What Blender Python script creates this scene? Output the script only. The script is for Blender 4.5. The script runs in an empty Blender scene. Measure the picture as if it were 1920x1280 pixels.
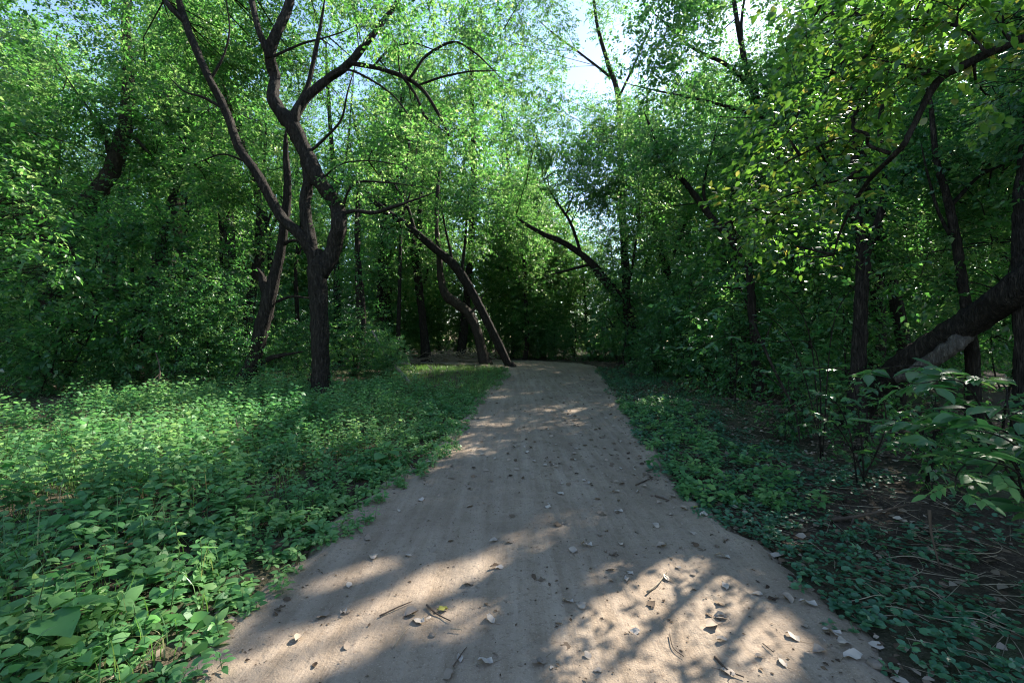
import bpy, math, random
import numpy as np
from math import radians, sin, cos, pi

# ------------------------------------------------------------------ camera, sky, sun, exposure
SC = bpy.context.scene
COL = SC.collection
F = 853.0            # focal length in photograph pixels (16 mm on a 36 mm frame)
CAM_H = 1.6
cam_d = bpy.data.cameras.new('camera'); cam_d.lens = 16.0; cam_d.sensor_width = 36.0
cam_d.clip_start = 0.05; cam_d.clip_end = 2000.0
cam = bpy.data.objects.new('camera', cam_d); COL.objects.link(cam)
cam.location = (0, 0, CAM_H); cam.rotation_euler = (radians(90), 0, 0)
SC.camera = cam

SUN_AZ, SUN_EL = radians(44), radians(37)     # azimuth to the right of the view direction (+Y)
SUN = np.array([sin(SUN_AZ) * cos(SUN_EL), cos(SUN_AZ) * cos(SUN_EL), sin(SUN_EL)])
world = bpy.data.worlds.new('World'); SC.world = world; world.use_nodes = True
wn = world.node_tree.nodes; wl = world.node_tree.links
sky = wn.new('ShaderNodeTexSky'); sky.sky_type = 'NISHITA'; sky.sun_disc = False
sky.sun_elevation = SUN_EL; sky.sun_rotation = SUN_AZ; sky.air_density = 1.0; sky.dust_density = 0.35; sky.ozone_density = 1.0
wl.new(sky.outputs[0], wn['Background'].inputs[0]); wn['Background'].inputs[1].default_value = 0.105
sun_d = bpy.data.lights.new('sun', 'SUN'); sun_d.energy = 5.0; sun_d.angle = radians(0.53); sun_d.color = (1.0, 0.93, 0.82)
sun = bpy.data.objects.new('sun', sun_d); COL.objects.link(sun)
sun.rotation_euler = (radians(90) - SUN_EL, 0, pi - SUN_AZ)
vs = SC.view_settings
vs.view_transform = 'Standard'; vs.look = 'None'; vs.exposure = 1.88; vs.gamma = 1.0; vs.use_curve_mapping = False
SC.render.engine = 'CYCLES'
cy = SC.cycles
cy.pixel_filter_type = 'BLACKMAN_HARRIS'; cy.filter_width = 1.1
cy.max_bounces = 5; cy.diffuse_bounces = 3; cy.glossy_bounces = 2; cy.transmission_bounces = 4; cy.transparent_max_bounces = 4
cy.caustics_reflective = False; cy.caustics_refractive = False; cy.sample_clamp_indirect = 6.0

rng = np.random.default_rng(11)
random.seed(5)

# ------------------------------------------------------------------ helpers
def unit(v):
    v = np.asarray(v, float)
    return v / np.maximum(np.linalg.norm(v, axis=-1, keepdims=True), 1e-9)

def vnoise(x, y, seed=0):
    x = np.asarray(x, float); y = np.asarray(y, float)
    xi = np.floor(x).astype(np.int64); yi = np.floor(y).astype(np.int64)
    fx = x - xi; fy = y - yi
    def h(a, b):
        n = (a * 374761393 + b * 668265263 + seed * 1442695041) & 0x7fffffff
        n = ((n ^ (n >> 13)) * 1274126177) & 0x7fffffff
        return ((n ^ (n >> 16)) & 0xffff) / 65535.0
    u = fx * fx * (3 - 2 * fx); v = fy * fy * (3 - 2 * fy)
    return (h(xi, yi) * (1 - u) + h(xi + 1, yi) * u) * (1 - v) + (h(xi, yi + 1) * (1 - u) + h(xi + 1, yi + 1) * u) * v

_ys = np.arange(-60, 420, 0.25)
_zs = np.interp(_ys, [-60, 4, 7, 10, 14.5, 20, 24, 35, 60, 420], [0, 0, .05, .14, .28, .50, .55, .66, .9, 1.6])
_k = np.exp(-0.5 * (np.arange(-12, 13) / 5.0) ** 2); _k /= _k.sum()
_zs = np.convolve(np.pad(_zs, 12, mode='edge'), _k, mode='valid')
def base_z(y):
    return np.interp(y, _ys, _zs)

def at(px, py, Y):
    """the point at depth Y seen at a photograph pixel"""
    return np.array([(px - 960) / F * Y, Y, CAM_H - (py - 640) / F * Y])

def on_ground(px, py):
    Y = 6.0
    for _ in range(40):
        Y = 0.5 * Y + 0.5 * F * (CAM_H - base_z(Y)) / max(py - 640, 20)
    return np.array([(px - 960) / F * Y, Y, base_z(Y)])

# path outline
LEFT = [on_ground(*p) for p in [(315, 1262), (472, 1112), (592, 1002), (728, 905), (800, 858), (848, 800), (893, 745), (937, 708)]]
RIGHT = [on_ground(*p) for p in [(1680, 1268), (1560, 1135), (1475, 1060), (1300, 940), (1240, 868), (1184, 785), (1146, 725), (1124, 697)]]
LY = [-8.] + [p[1] for p in LEFT]; LX = [-1.35] + [p[0] for p in LEFT]
RY = [-8.] + [p[1] for p in RIGHT]; RX = [1.75] + [p[0] for p in RIGHT]
pair_y = np.concatenate([np.arange(-8, 8, 0.12), np.arange(8, 17.6, 0.25)])
pairs = [((np.interp(y, LY, LX), y), (np.interp(y, RY, RX), y)) for y in pair_y]
bend = [((-.15, 18.6), (3.55, 18.6)), ((-.45, 19.6), (3.75, 20.2)), ((-1.0, 20.5), (3.2, 22.0)), ((-2.0, 21.4), (1.7, 23.8)), ((-3.6, 22.2), (-.8, 25.4)),
        ((-6.2, 23.0), (-4.4, 26.4)), ((-11, 24.2), (-10, 27.6)), ((-20, 26), (-20, 29.4))]
last = pairs[-1]; seq = [last] + bend
for a, b in zip(seq[:-1], seq[1:]):
    for t in np.linspace(0, 1, 7)[1:]:
        pairs.append(tuple(tuple(np.array(a[i]) * (1 - t) + np.array(b[i]) * t) for i in (0, 1)))
poly = np.array([p[0] for p in pairs[::3]] + [p[1] for p in pairs[::3]][::-1])
def in_path(x, y, grow=0.0):
    x = np.asarray(x, float); y = np.asarray(y, float)
    inside = np.zeros(x.shape, bool)
    P = poly; n = len(P)
    sx = np.where(np.arange(n) < n // 2, -grow, grow)
    px = P[:, 0] + sx; py_ = P[:, 1]
    j = n - 1
    for i in range(n):
        c = ((py_[i] > y) != (py_[j] > y)) & (x < (px[j] - px[i]) * (y - py_[i]) / (py_[j] - py_[i] + 1e-12) + px[i])
        inside ^= c; j = i
    return inside
def edge_left(y): return np.interp(y, LY, LX)
def edge_right(y): return np.interp(y, RY, RX)

def gz(x, y):
    """height of the woodland floor"""
    x = np.asarray(x, float); y = np.asarray(y, float)
    z = base_z(y)
    d = np.maximum(np.maximum(edge_left(y) - x, x - edge_right(y)), 0)
    far = np.clip(d / 1.5, 0, 1)
    n = (vnoise(x * .45, y * .45, 3) - .5) * .22 + (vnoise(x * 1.7, y * 1.7, 4) - .5) * .07
    lump = np.clip(d / 0.25, 0, 1) * .035
    return z + np.where(y < 18, n * far + lump, n * .6 * np.clip(d / 3, 0, 1))

def mesh_from(name, batches, material, smooth=True):
    """batches: list of (V (n,k,3), faces template, tint (n,) or None) -> one mesh"""
    vs_, li, ls, tn = [], [], [], []
    voff = 0; loff = 0
    for V, tmpl, tint in batches:
        if len(V) == 0: continue
        n, k, _ = V.shape
        vs_.append(V.reshape(-1, 3))
        flat = np.array([i for f in tmpl for i in f]); sizes = np.array([len(f) for f in tmpl])
        idx = (np.arange(n)[:, None] * k + flat[None, :] + voff).reshape(-1)
        starts = np.concatenate([[0], np.cumsum(sizes)[:-1]])
        st = (np.arange(n)[:, None] * len(flat) + starts[None, :] + loff).reshape(-1)
        li.append(idx); ls.append(st)
        tt = np.zeros(n) if tint is None else np.asarray(tint)
        tn.append(np.repeat(tt, len(tmpl)))
        voff += n * k; loff += n * len(flat)
    me = bpy.data.meshes.new(name)
    if not vs_: 
        return me
    co = np.concatenate(vs_).astype(np.float32).ravel(); li = np.concatenate(li).astype(np.int32); ls = np.concatenate(ls).astype(np.int32)
    tn = np.concatenate(tn).astype(np.float32)
    me.vertices.add(len(co) // 3); me.vertices.foreach_set('co', co)
    me.loops.add(len(li)); me.loops.foreach_set('vertex_index', li)
    me.polygons.add(len(ls)); me.polygons.foreach_set('loop_start', ls)
    if smooth: me.polygons.foreach_set('use_smooth', np.ones(len(ls), bool))
    at_ = me.attributes.new('tint', 'FLOAT', 'FACE'); at_.data.foreach_set('value', tn)
    me.update(calc_edges=True)
    if material: me.materials.append(material)
    return me

def link(name, mesh, parent=None, label=None, cat=None, group=None, kind=None, loc=None):
    o = bpy.data.objects.new(name, mesh); COL.objects.link(o)
    if parent is not None: o.parent = parent
    if loc is not None: o.location = loc
    if label: o['label'] = label
    if cat: o['category'] = cat
    if group: o['group'] = group
    if kind: o['kind'] = kind
    return o

def catmull(P, m):
    P = np.asarray(P, float)
    if len(P) < 3:
        t = np.linspace(0, 1, m * (len(P) - 1) + 1)[:, None]
        return P[0] * (1 - t) + P[-1] * t
    Q = np.vstack([2 * P[0] - P[1], P, 2 * P[-1] - P[-2]])
    out = []
    for i in range(1, len(Q) - 2):
        p0, p1, p2, p3 = Q[i - 1], Q[i], Q[i + 1], Q[i + 2]
        for t in np.linspace(0, 1, m, endpoint=False):
            out.append(.5 * ((2 * p1) + (-p0 + p2) * t + (2 * p0 - 5 * p1 + 4 * p2 - p3) * t * t + (-p0 + 3 * p1 - 3 * p2 + p3) * t ** 3))
    out.append(Q[-2])
    return np.array(out)

def tube(pts, rad, sides=8, m=3, lump=0.08, seed=0):
    """tapered, slightly lumpy limb along a curve: returns a batch"""
    C = catmull(np.column_stack([pts, rad]), m)
    P, R = C[:, :3], np.maximum(C[:, 3], .002)
    T = unit(np.gradient(P, axis=0))
    ref = np.array([0.3, 1.0, 0.2]); 
    U = unit(np.cross(T, ref)); V = np.cross(T, U)
    a = np.linspace(0, 2 * pi, sides, endpoint=False)
    r_ = np.random.default_rng(seed + len(P) * 7 + int(abs(P[0, 0]) * 100))
    L = 1 + lump * r_.standard_normal((len(P), sides)) + lump * 1.2 * np.sin(a * 3 + r_.random() * 6)[None, :]
    ring = P[:, None, :] + R[:, None, None] * L[:, :, None] * (np.cos(a)[None, :, None] * U[:, None, :] + np.sin(a)[None, :, None] * V[:, None, :])
    n = len(P)
    faces = []
    for i in range(n - 1):
        for j in range(sides):
            k = (j + 1) % sides
            faces.append((i * sides + j, i * sides + k, (i + 1) * sides + k, (i + 1) * sides + j))
    faces.append(tuple(range(sides))[::-1]); faces.append(tuple((n - 1) * sides + j for j in range(sides)))
    return (ring.reshape(1, -1, 3), faces, None)

STICK = [(0, 1, 4, 3), (1, 2, 5, 4), (2, 0, 3, 5)]
def sticks(A, B, ra, rb, tint=None):
    A = np.asarray(A, float); B = np.asarray(B, float); n = len(A)
    T = unit(B - A); ref = np.where(np.abs(T[:, 2:3]) > .9, [[1., 0, 0]], [[0, 0, 1.]])
    U = unit(np.cross(T, ref)); W = np.cross(T, U)
    ra = np.broadcast_to(ra, (n,)); rb = np.broadcast_to(rb, (n,))
    V = np.zeros((n, 6, 3))
    for j in range(3):
        d = U * cos(j * 2 * pi / 3) + W * sin(j * 2 * pi / 3)
        V[:, j] = A + d * ra[:, None]; V[:, 3 + j] = B + d * rb[:, None]
    return (V, STICK, tint)

def frame(D, N):
    D = unit(D); S = unit(np.cross(D, N)); N = np.cross(S, D)
    return D, S, N
QUAD = [(0, 1, 2), (0, 2, 3)]
def leaf_quads(P, D, N, L, W, tint):
    D, S, N = frame(D, N); L = L[:, None]; W = W[:, None]
    V = np.stack([P, P + D * L * .42 + S * W * .5 + N * W * .14, P + D * L - N * L * .12, P + D * L * .42 - S * W * .5 + N * W * .14], 1)
    return (V, QUAD, tint)
OVAL6 = [(0, 1, 2), (2, 1, 3, 4), (4, 3, 5)]
def leaf_oval(P, D, N, L, W, tint):
    D, S, N = frame(D, N); L = L[:, None]; W = W[:, None]
    V = np.stack([P, P + D * L * .3 + S * W * .5 + N * L * .06, P + D * L * .3 - S * W * .5 + N * L * .06,
                  P + D * L * .66 + S * W * .38 + N * L * .03, P + D * L * .66 - S * W * .38 + N * L * .03, P + D * L - N * L * .12], 1)
    return (V, OVAL6, tint)
ROUND = [(0, 1, 2, 3), (0, 3, 4, 5), (0, 5, 6, 7)]
def leaf_round(P, D, N, R, tint):
    D, S, N = frame(D, N); R = R[:, None]
    V = [P]
    for k in range(7):
        a = radians(25 + k * 310 / 6)
        V.append(P + (D * (-cos(a) * .9 + .25) + S * sin(a)) * R + N * R * (.16 + .1 * (k % 2)))
    return (np.stack(V, 1), ROUND, tint)
ROWS = [(.2, .72), (.42, 1.), (.68, .78), (.87, .4)]
FINE = [(0, 2, 1), (0, 3, 2)] + [(1 + 3 * i + a, 2 + 3 * i + a, 5 + 3 * i + a, 4 + 3 * i + a) for i in range(3) for a in (0, 1)] + [(10, 11, 13), (11, 12, 13)]
def leaf_fine(P, D, N, L, W, tint, droop=.18, fold=.12, wob=0.0, r=None):
    D, S, N = frame(D, N); L = L[:, None]; W = W[:, None]
    V = [P]
    for i, (t, w) in enumerate(ROWS):
        c = P + D * L * t - N * L * droop * t * t
        for s in (-1, 0, 1):
            e = c + S * W * .5 * w * s + N * W * fold * abs(s)
            if wob and r is not None: e = e + N * L * wob * r.standard_normal((len(P), 1))
            V.append(e)
    V.append(P + D * L - N * L * droop)
    return (np.stack(V, 1), FINE, tint)

# ------------------------------------------------------------------ materials
def nt(name):
    m = bpy.data.materials.new(name); m.use_nodes = True
    t = m.node_tree; t.nodes.clear()
    out = t.nodes.new('ShaderNodeOutputMaterial')
    return m, t, out
def ramp(t, cols, src):
    r = t.nodes.new('ShaderNodeValToRGB'); e = r.color_ramp.elements
    while len(e) < len(cols): e.new(.5)
    for i, c in enumerate(cols):
        e[i].position = c[0]; e[i].color = (*c[1], 1)
    t.links.new(src, r.inputs[0]); return r.outputs[0]
def noise(t, scale, detail=4, rough=.6, vec=None):
    n = t.nodes.new('ShaderNodeTexNoise'); n.inputs['Scale'].default_value = scale
    n.inputs['Detail'].default_value = detail; n.inputs['Roughness'].default_value = rough
    if vec is not None: t.links.new(vec, n.inputs['Vector'])
    return n.outputs[0]
def mapped(t, scale, coord='Object'):
    tc = t.nodes.new('ShaderNodeTexCoord'); mp = t.nodes.new('ShaderNodeMapping'); mp.inputs['Scale'].default_value = scale
    t.links.new(tc.outputs[coord], mp.inputs[0]); return mp.outputs[0]
def bump(t, h, strength, dist, prev=None):
    b = t.nodes.new('ShaderNodeBump'); b.inputs['Strength'].default_value = strength; b.inputs['Distance'].default_value = dist
    t.links.new(h, b.inputs['Height'])
    if prev is not None: t.links.new(prev, b.inputs['Normal'])
    return b.outputs[0]
def mixc(t, fac, a, b):
    m = t.nodes.new('ShaderNodeMix'); m.data_type = 'RGBA'
    for inp, v in ((m.inputs[0], fac), (m.inputs[6], a), (m.inputs[7], b)):
        if isinstance(v, (int, float)): inp.default_value = v
        elif isinstance(v, tuple): inp.default_value = (*v, 1)
        else: t.links.new(v, inp)
    return m.outputs[2]

def leaf_mat(name, refl, trans, spec=.6, rough=.36, tfac=.5):
    m, t, out = nt(name)
    a = t.nodes.new('ShaderNodeAttribute'); a.attribute_name = 'tint'
    c = ramp(t, refl, a.outputs['Fac']); d = ramp(t, trans, a.outputs['Fac'])
    p = t.nodes.new('ShaderNodeBsdfPrincipled'); t.links.new(c, p.inputs['Base Color'])
    p.inputs['Roughness'].default_value = rough; p.inputs['Specular IOR Level'].default_value = spec
    tr = t.nodes.new('ShaderNodeBsdfTranslucent'); t.links.new(d, tr.inputs[0])
    mx = t.nodes.new('ShaderNodeMixShader'); mx.inputs[0].default_value = tfac
    t.links.new(p.outputs[0], mx.inputs[1]); t.links.new(tr.outputs[0], mx.inputs[2]); t.links.new(mx.outputs[0], out.inputs[0])
    return m
LEAF = leaf_mat('canopy_leaf', [(0, (.018, .062, .022)), (.5, (.038, .108, .034)), (1, (.085, .16, .045))],
                [(0, (.06, .23, .035)), (.5, (.14, .40, .06)), (1, (.44, .60, .2))], tfac=.5)
LEAF_YEL = leaf_mat('yellowing_leaf', [(0, (.03, .085, .02)), (.75, (.05, .115, .022)), (1, (.14, .14, .03))],
                [(0, (.08, .25, .03)), (.75, (.18, .37, .04)), (1, (.5, .46, .08))], tfac=.5)
LEAF_DK = leaf_mat('understory_leaf', [(0, (.016, .062, .026)), (.6, (.042, .125, .048)), (1, (.085, .175, .06))],
                [(0, (.05, .22, .045)), (.6, (.13, .39, .07)), (1, (.34, .54, .14))], tfac=.46)
WEED = leaf_mat('weed_leaf', [(0, (.04, .135, .045)), (.5, (.08, .21, .07)), (1, (.16, .29, .095))],
                [(0, (.07, .28, .08)), (.6, (.17, .43, .11)), (1, (.36, .58, .18))], spec=.4, rough=.5, tfac=.42)
CREEP = leaf_mat('creeping_leaf', [(0, (.026, .10, .058)), (.6, (.042, .14, .075)), (1, (.065, .175, .07))],
                [(0, (.04, .16, .05)), (1, (.12, .28, .05))], spec=.6, rough=.38, tfac=.3)
GRASS = leaf_mat('grass_blade', [(0, (.045, .12, .03)), (.75, (.085, .19, .045)), (1, (.26, .23, .11))],
                [(0, (.12, .32, .05)), (.75, (.22, .42, .07)), (1, (.3, .26, .1))], tfac=.4)
LITTER = leaf_mat('dry_leaf', [(0, (.04, .028, .02)), (.45, (.13, .092, .062)), (.8, (.31, .25, .195)), (.93, (.43, .37, .31)), (1, (.24, .24, .06))],
                [(0, (.05, .03, .02)), (.6, (.16, .11, .06)), (1, (.25, .2, .12))], spec=.06, rough=.8, tfac=.1)

def bark(name, cols, scale=(7, 7, 1.6), depth=.03):
    m, t, out = nt(name)
    v = mapped(t, scale); n = noise(t, 2.2, 6, .65, v)
    v2 = mapped(t, (1.3, 1.3, 1.3)); n2 = noise(t, 1.4, 3, .5, v2)
    c = ramp(t, cols, n); c = mixc(t, n2, c, tuple(x * .55 for x in cols[1][1]))
    vo = t.nodes.new('ShaderNodeTexVoronoi'); vo.feature = 'DISTANCE_TO_EDGE'; vo.inputs['Scale'].default_value = 3.0
    t.links.new(mapped(t, (scale[0] * 1.4, scale[1] * 1.4, scale[2] * .9)), vo.inputs['Vector'])
    b = bump(t, vo.outputs['Distance'], .9, depth); b = bump(t, n, .8, depth * .7, b)
    p = t.nodes.new('ShaderNodeBsdfPrincipled'); p.inputs['Roughness'].default_value = .9; p.inputs['Specular IOR Level'].default_value = .15
    t.links.new(c, p.inputs['Base Color']); t.links.new(b, p.inputs['Normal']); t.links.new(p.outputs[0], out.inputs[0])
    return m
BARK = bark('rough_bark', [(.3, (.010, .0085, .007)), (.52, (.031, .026, .021)), (.72, (.12, .1, .082))], (11, 11, 2.2), .06)
BARK_GREY = bark('grey_bark', [(.3, (.02, .017, .013)), (.52, (.06, .049, .039)), (.75, (.13, .11, .09))], (9, 9, 1.8), .05)
DEADWOOD = bark('weathered_wood', [(.25, (.16, .14, .12)), (.55, (.33, .29, .25)), (.8, (.5, .46, .41))], (9, 9, 2), .015)
OLDWOOD = bark('old_wood', [(.25, (.03, .027, .023)), (.52, (.10, .09, .078)), (.75, (.30, .275, .245))], (14, 14, 3), .03)
STRAW = bark('dry_stalk', [(.2, (.16, .12, .08)), (.55, (.34, .28, .20)), (.85, (.55, .48, .37))], (9, 9, 3), .003)
TWIGM = bark('twig_bark', [(.2, (.05, .036, .026)), (.55, (.11, .08, .06)), (.85, (.19, .15, .115))], (9, 9, 3), .004)
GREENSTEM = bark('green_stem', [(.2, (.05, .09, .025)), (.55, (.08, .13, .04)), (.85, (.12, .16, .06))], (9, 9, 3), .001)
STONE = bark('stone', [(.2, (.14, .115, .09)), (.55, (.22, .18, .145)), (.85, (.32, .27, .22))], (12, 12, 12), .006)

def path_mat():
    m, t, out = nt('sandy_dirt')
    tc = mapped(t, (1, 1, 1)); 
    big = noise(t, .55, 4, .6, tc); mid = noise(t, 5, 5, .65, tc); fine = noise(t, 34, 5, .75, tc); grit = noise(t, 110, 3, .7, tc)
    streak = noise(t, 3.2, 4, .6, mapped(t, (2.6, .16, 1)))
    c = ramp(t, [(.25, (.185, .14, .098)), (.5, (.252, .195, .14)), (.75, (.305, .24, .178))], mid)
    c = mixc(t, ramp(t, [(.4, (0, 0, 0)), (.62, (.9, .9, .9))], streak), c, (.335, .268, .202))
    c = mixc(t, ramp(t, [(.38, (.55, .55, .55)), (.62, (0, 0, 0))], big), c, (.165, .125, .092))
    c = mixc(t, ramp(t, [(.54, (0, 0, 0)), (.68, (.8, .8, .8))], fine), c, (.14, .10, .072))
    c = mixc(t, ramp(t, [(.58, (0, 0, 0)), (.7, (.6, .6, .6))], grit), c, (.42, .345, .27))
    foot = noise(t, 11, 3, .5, tc)
    b = bump(t, mid, .5, .04); b = bump(t, foot, .4, .02, b); b = bump(t, streak, .5, .03, b); b = bump(t, fine, .5, .012, b); b = bump(t, grit, .6, .006, b)
    p = t.nodes.new('ShaderNodeBsdfPrincipled'); p.inputs['Roughness'].default_value = .92; p.inputs['Specular IOR Level'].default_value = .12
    t.links.new(c, p.inputs['Base Color']); t.links.new(b, p.inputs['Normal']); t.links.new(p.outputs[0], out.inputs[0])
    return m
def floor_mat():
    m, t, out = nt('woodland_soil')
    tc = mapped(t, (1, 1, 1))
    mid = noise(t, 3, 5, .65, tc); fine = noise(t, 38, 4, .7, tc); big = noise(t, .35, 3, .5, tc)
    c = ramp(t, [(.3, (.028, .021, .015)), (.55, (.055, .041, .03)), (.8, (.11, .084, .06))], mid)
    c = mixc(t, ramp(t, [(.5, (0, 0, 0)), (.7, (.7, .7, .7))], fine), c, (.15, .115, .085))
    c = mixc(t, ramp(t, [(.45, (0, 0, 0)), (.65, (.55, .55, .55))], big), c, (.05, .085, .03))
    b = bump(t, fine, .8, .03); b = bump(t, mid, .6, .06, b)
    p = t.nodes.new('ShaderNodeBsdfPrincipled'); p.inputs['Roughness'].default_value = .95; p.inputs['Specular IOR Level'].default_value = .1
    t.links.new(c, p.inputs['Base Color']); t.links.new(b, p.inputs['Normal']); t.links.new(p.outputs[0], out.inputs[0])
    return m

# ------------------------------------------------------------------ ground and path
def grid_mesh(name, X, Y, Z, mat):
    ny, nx = X.shape
    V = np.stack([X, Y, Z], -1).reshape(1, -1, 3)
    i, j = np.meshgrid(np.arange(ny - 1), np.arange(nx - 1), indexing='ij')
    q = np.stack([i * nx + j, i * nx + j + 1, (i + 1) * nx + j + 1, (i + 1) * nx + j], -1).reshape(-1, 4)
    me = bpy.data.meshes.new(name)
    me.vertices.add(ny * nx); me.vertices.foreach_set('co', V.astype(np.float32).ravel())
    me.loops.add(len(q) * 4); me.loops.foreach_set('vertex_index', q.astype(np.int32).ravel())
    me.polygons.add(len(q)); me.polygons.foreach_set('loop_start', np.arange(0, len(q) * 4, 4, dtype=np.int32))
    me.polygons.foreach_set('use_smooth', np.ones(len(q), bool)); me.update(calc_edges=True); me.materials.append(mat)
    return me
gx = np.concatenate([[-600, -250, -120, -70, -45, -32, -24, -18], np.arange(-14, 14, .21), [14, 18, 24, 32, 45, 70, 120, 250, 600]])
gy = np.concatenate([[-300, -120, -60, -30, -16, -10, -6], np.arange(-4, 26, .2), [26, 27, 28, 30, 32, 35, 39, 44, 50, 60, 75, 100, 160, 300, 700]])
GX, GY = np.meshgrid(gx, gy)
GZ = gz(GX, GY) - np.where(in_path(GX, GY, -.10), .06, 0)
link('ground', grid_mesh('ground', GX, GY, GZ, floor_mat()), kind='structure')

nu = 46
us = np.linspace(0, 1, nu)
PL = np.array([p[0] for p in pairs]); PR = np.array([p[1] for p in pairs])
wl_ = (vnoise(PL[:, 1] * 2.3, PL[:, 1] * 0, 8) - .5) * .2 + (vnoise(PL[:, 1] * 7, PL[:, 1] * 0, 9) - .5) * .16
wr_ = (vnoise(PR[:, 1] * 2.1, PR[:, 1] * 0 + 5, 8) - .5) * .2 + (vnoise(PR[:, 1] * 7, PR[:, 1] * 0 + 5, 9) - .5) * .16
PL[:, 0] -= .08 + wl_; PR[:, 0] += .08 + wr_
PX = PL[:, 0:1] * (1 - us) + PR[:, 0:1] * us; PY = PL[:, 1:2] * (1 - us) + PR[:, 1:2] * us
prof = np.clip(np.minimum(us, 1 - us) / .06, 0, 1)
rut = -.018 * np.exp(-((us - .36) / .09) ** 2) - .018 * np.exp(-((us - .66) / .09) ** 2)
PZ = base_z(PY) + .012 + rut[None, :] + (vnoise(PX * 3, PY * 1.2, 21) - .5) * .022 + (vnoise(PX * 9, PY * 7, 22) - .5) * .02 + (vnoise(PX * 22, PY * 22, 23) - .5) * .004
PZ = PZ - (1 - prof)[None, :] * .05 + (np.exp(-((us - .05) / .03) ** 2) + np.exp(-((us - .95) / .03) ** 2))[None, :] * .035
link('path', grid_mesh('path', PX, PY, PZ, path_mat()), kind='structure')
def path_z(x, y):
    i = np.argmin(np.abs(PY[:, nu // 2] - y)) if y < 18 else np.argmin(np.hypot(PX[:, nu // 2] - x, PY[:, nu // 2] - y))
    j = np.argmin(np.hypot(PX[i] - x, PY[i] - y)); return PZ[i, j]

# ------------------------------------------------------------------ sun gaps: leaves left out toward the sun to light chosen spots
SHAFTS = []      # (target point, radius, share of the leaves that are missing)
def gap_ground(px, py, r, share=.97, near=1.0):
    SHAFTS.append((on_ground(px, py), r, share, near))
def gap_air(px, py, Y, r, share=.9):
    SHAFTS.append((at(px, py, Y), r, share, 1.0))
for px, py, r in [(520, 1250, .22), (600, 1225, .24), (660, 1185, .20), (740, 1135, .2), (800, 1110, .18), (850, 1075, .2), (905, 1068, .14), (780, 1075, .15), (690, 1070, .16), (640, 1085, .16), (560, 1235, .25), (630, 1205, .24), (700, 1160, .22), (770, 1120, .2), (830, 1090, .2), (880, 1060, .18),
                  (850, 1165, .2), (800, 900, .1), (880, 878, .12), (915, 873, .1)]:
    gap_ground(px, py, r)
for px, py, r in [(1180, 1100, .3), (1290, 1150, .38), (1230, 1215, .34), (1330, 1240, .34), (1120, 1230, .3), (1440, 1210, .2), (1260, 1090, .25), (1180, 1180, .3), (1380, 1180, .25)]:
    gap_ground(px, py, r, .97, .35)
for px, py, r in [(1000, 735, .28), (930, 747, .25), (1060, 719, .28), (1100, 711, .3), (1080, 768, .2), (1030, 772, .12), (1020, 695, .4), (985, 690, .35),
                  (1240, 765, .42), (1215, 768, .3), (1290, 735, .5), (850, 690, .9), (800, 700, .7), (900, 685, .8), (1150, 695, .6)]:
    gap_ground(px, py, r)
for px, py, r, s in [(40, 860, 1.4, .995), (150, 850, 1.3, .995), (40, 800, 1.5, .99), (260, 840, .9, .95), (120, 920, .7, .97), (230, 930, .6, .9), (60, 950, .5, .9), (250, 880, .6, .85), (20, 800, .6, .95), (330, 840, .5, .8), (430, 820, .5, .7), (330, 1190, .28, .9), (240, 1260, .25, .9),
                     (150, 1150, .4, .85), (400, 1130, .3, .85), (100, 1240, .35, .85), (330, 1270, .3, .9), (250, 1010, .5, .7), (470, 1010, .35, .7), (440, 930, .4, .7), (560, 850, .5, .75), (700, 780, .5, .6), (1230, 800, .3, .7), (450, 1080, .25, .6), (100, 1080, .3, .6), (700, 860, .3, .5)]:
    gap_ground(px, py, r, s)
for px, py, Y, r, s in [(60, 400, 7.5, 1.0, .97), (120, 470, 8, .8, .95), (20, 330, 8, .9, .9), (850, 280, 10, 1.0, .95), (780, 300, 10, .8, .95), (930, 310, 10.5, .7, .9), (800, 90, 10, 1.6, .9), (920, 120, 10, 1.6, .9), (700, 60, 10, 1.2, .85),
                        (700, 560, 21, 2.4, .9), (760, 480, 24, 2.4, .85), (640, 620, 20, 1.6, .85), (150, 150, 18, 3, .7), (60, 60, 15, 2, .8), (430, 420, 20, 2, .7), (1060, 380, 16, .6, .6), (1380, 360, 4.2, .5, .8), (1500, 230, 3.8, .35, .8), (1640, 90, 3.5, .4, .8), (1300, 570, 5.8, .4, .8), (1830, 890, 2.6, .25, .8), (1530, 790, 4.5, .3, .8), (1720, 650, 6.9, .35, .85), (1680, 480, 7.5, .5, .7), (1150, 600, 22, 1.8, .9), (1000, 560, 23, 1.8, .9), (1080, 520, 22, 1.6, .85), (950, 500, 22, 1.5, .85), (860, 600, 25, 1.8, .85), (1050, 630, 24, 1.2, .9), (300, 560, 16, 2.0, .9), (200, 640, 14, 1.4, .85), (520, 640, 16, 1.6, .85), (150, 540, 16, 1.8, .85), (450, 560, 19, 2.2, .85), (80, 660, 13, 1.2, .85), (380, 650, 15, 1.5, .85), (250, 440, 18, 2.0, .8), (60, 560, 14, 1.5, .85), (600, 700, 14, 1.2, .8), (1250, 300, 12, 1.0, .7)]:
    gap_air(px, py, Y, r, s)
def keep_sunny(P, r_):
    k = np.ones(len(P), bool)
    for T, R, share, near in SHAFTS:
        w = P - T; a = w @ SUN; d2 = (w * w).sum(1) - a * a
        # leaves on the ray to the sun are dropped; the gap's width ripples
        hit = (a > .35) & (d2 < (R * (1 + .15 * np.sin(a * 5.0))) ** 2)
        k &= ~(hit & (r_.random(len(P)) < np.where(a < 6.5, share * near, share)))
    return k

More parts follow.
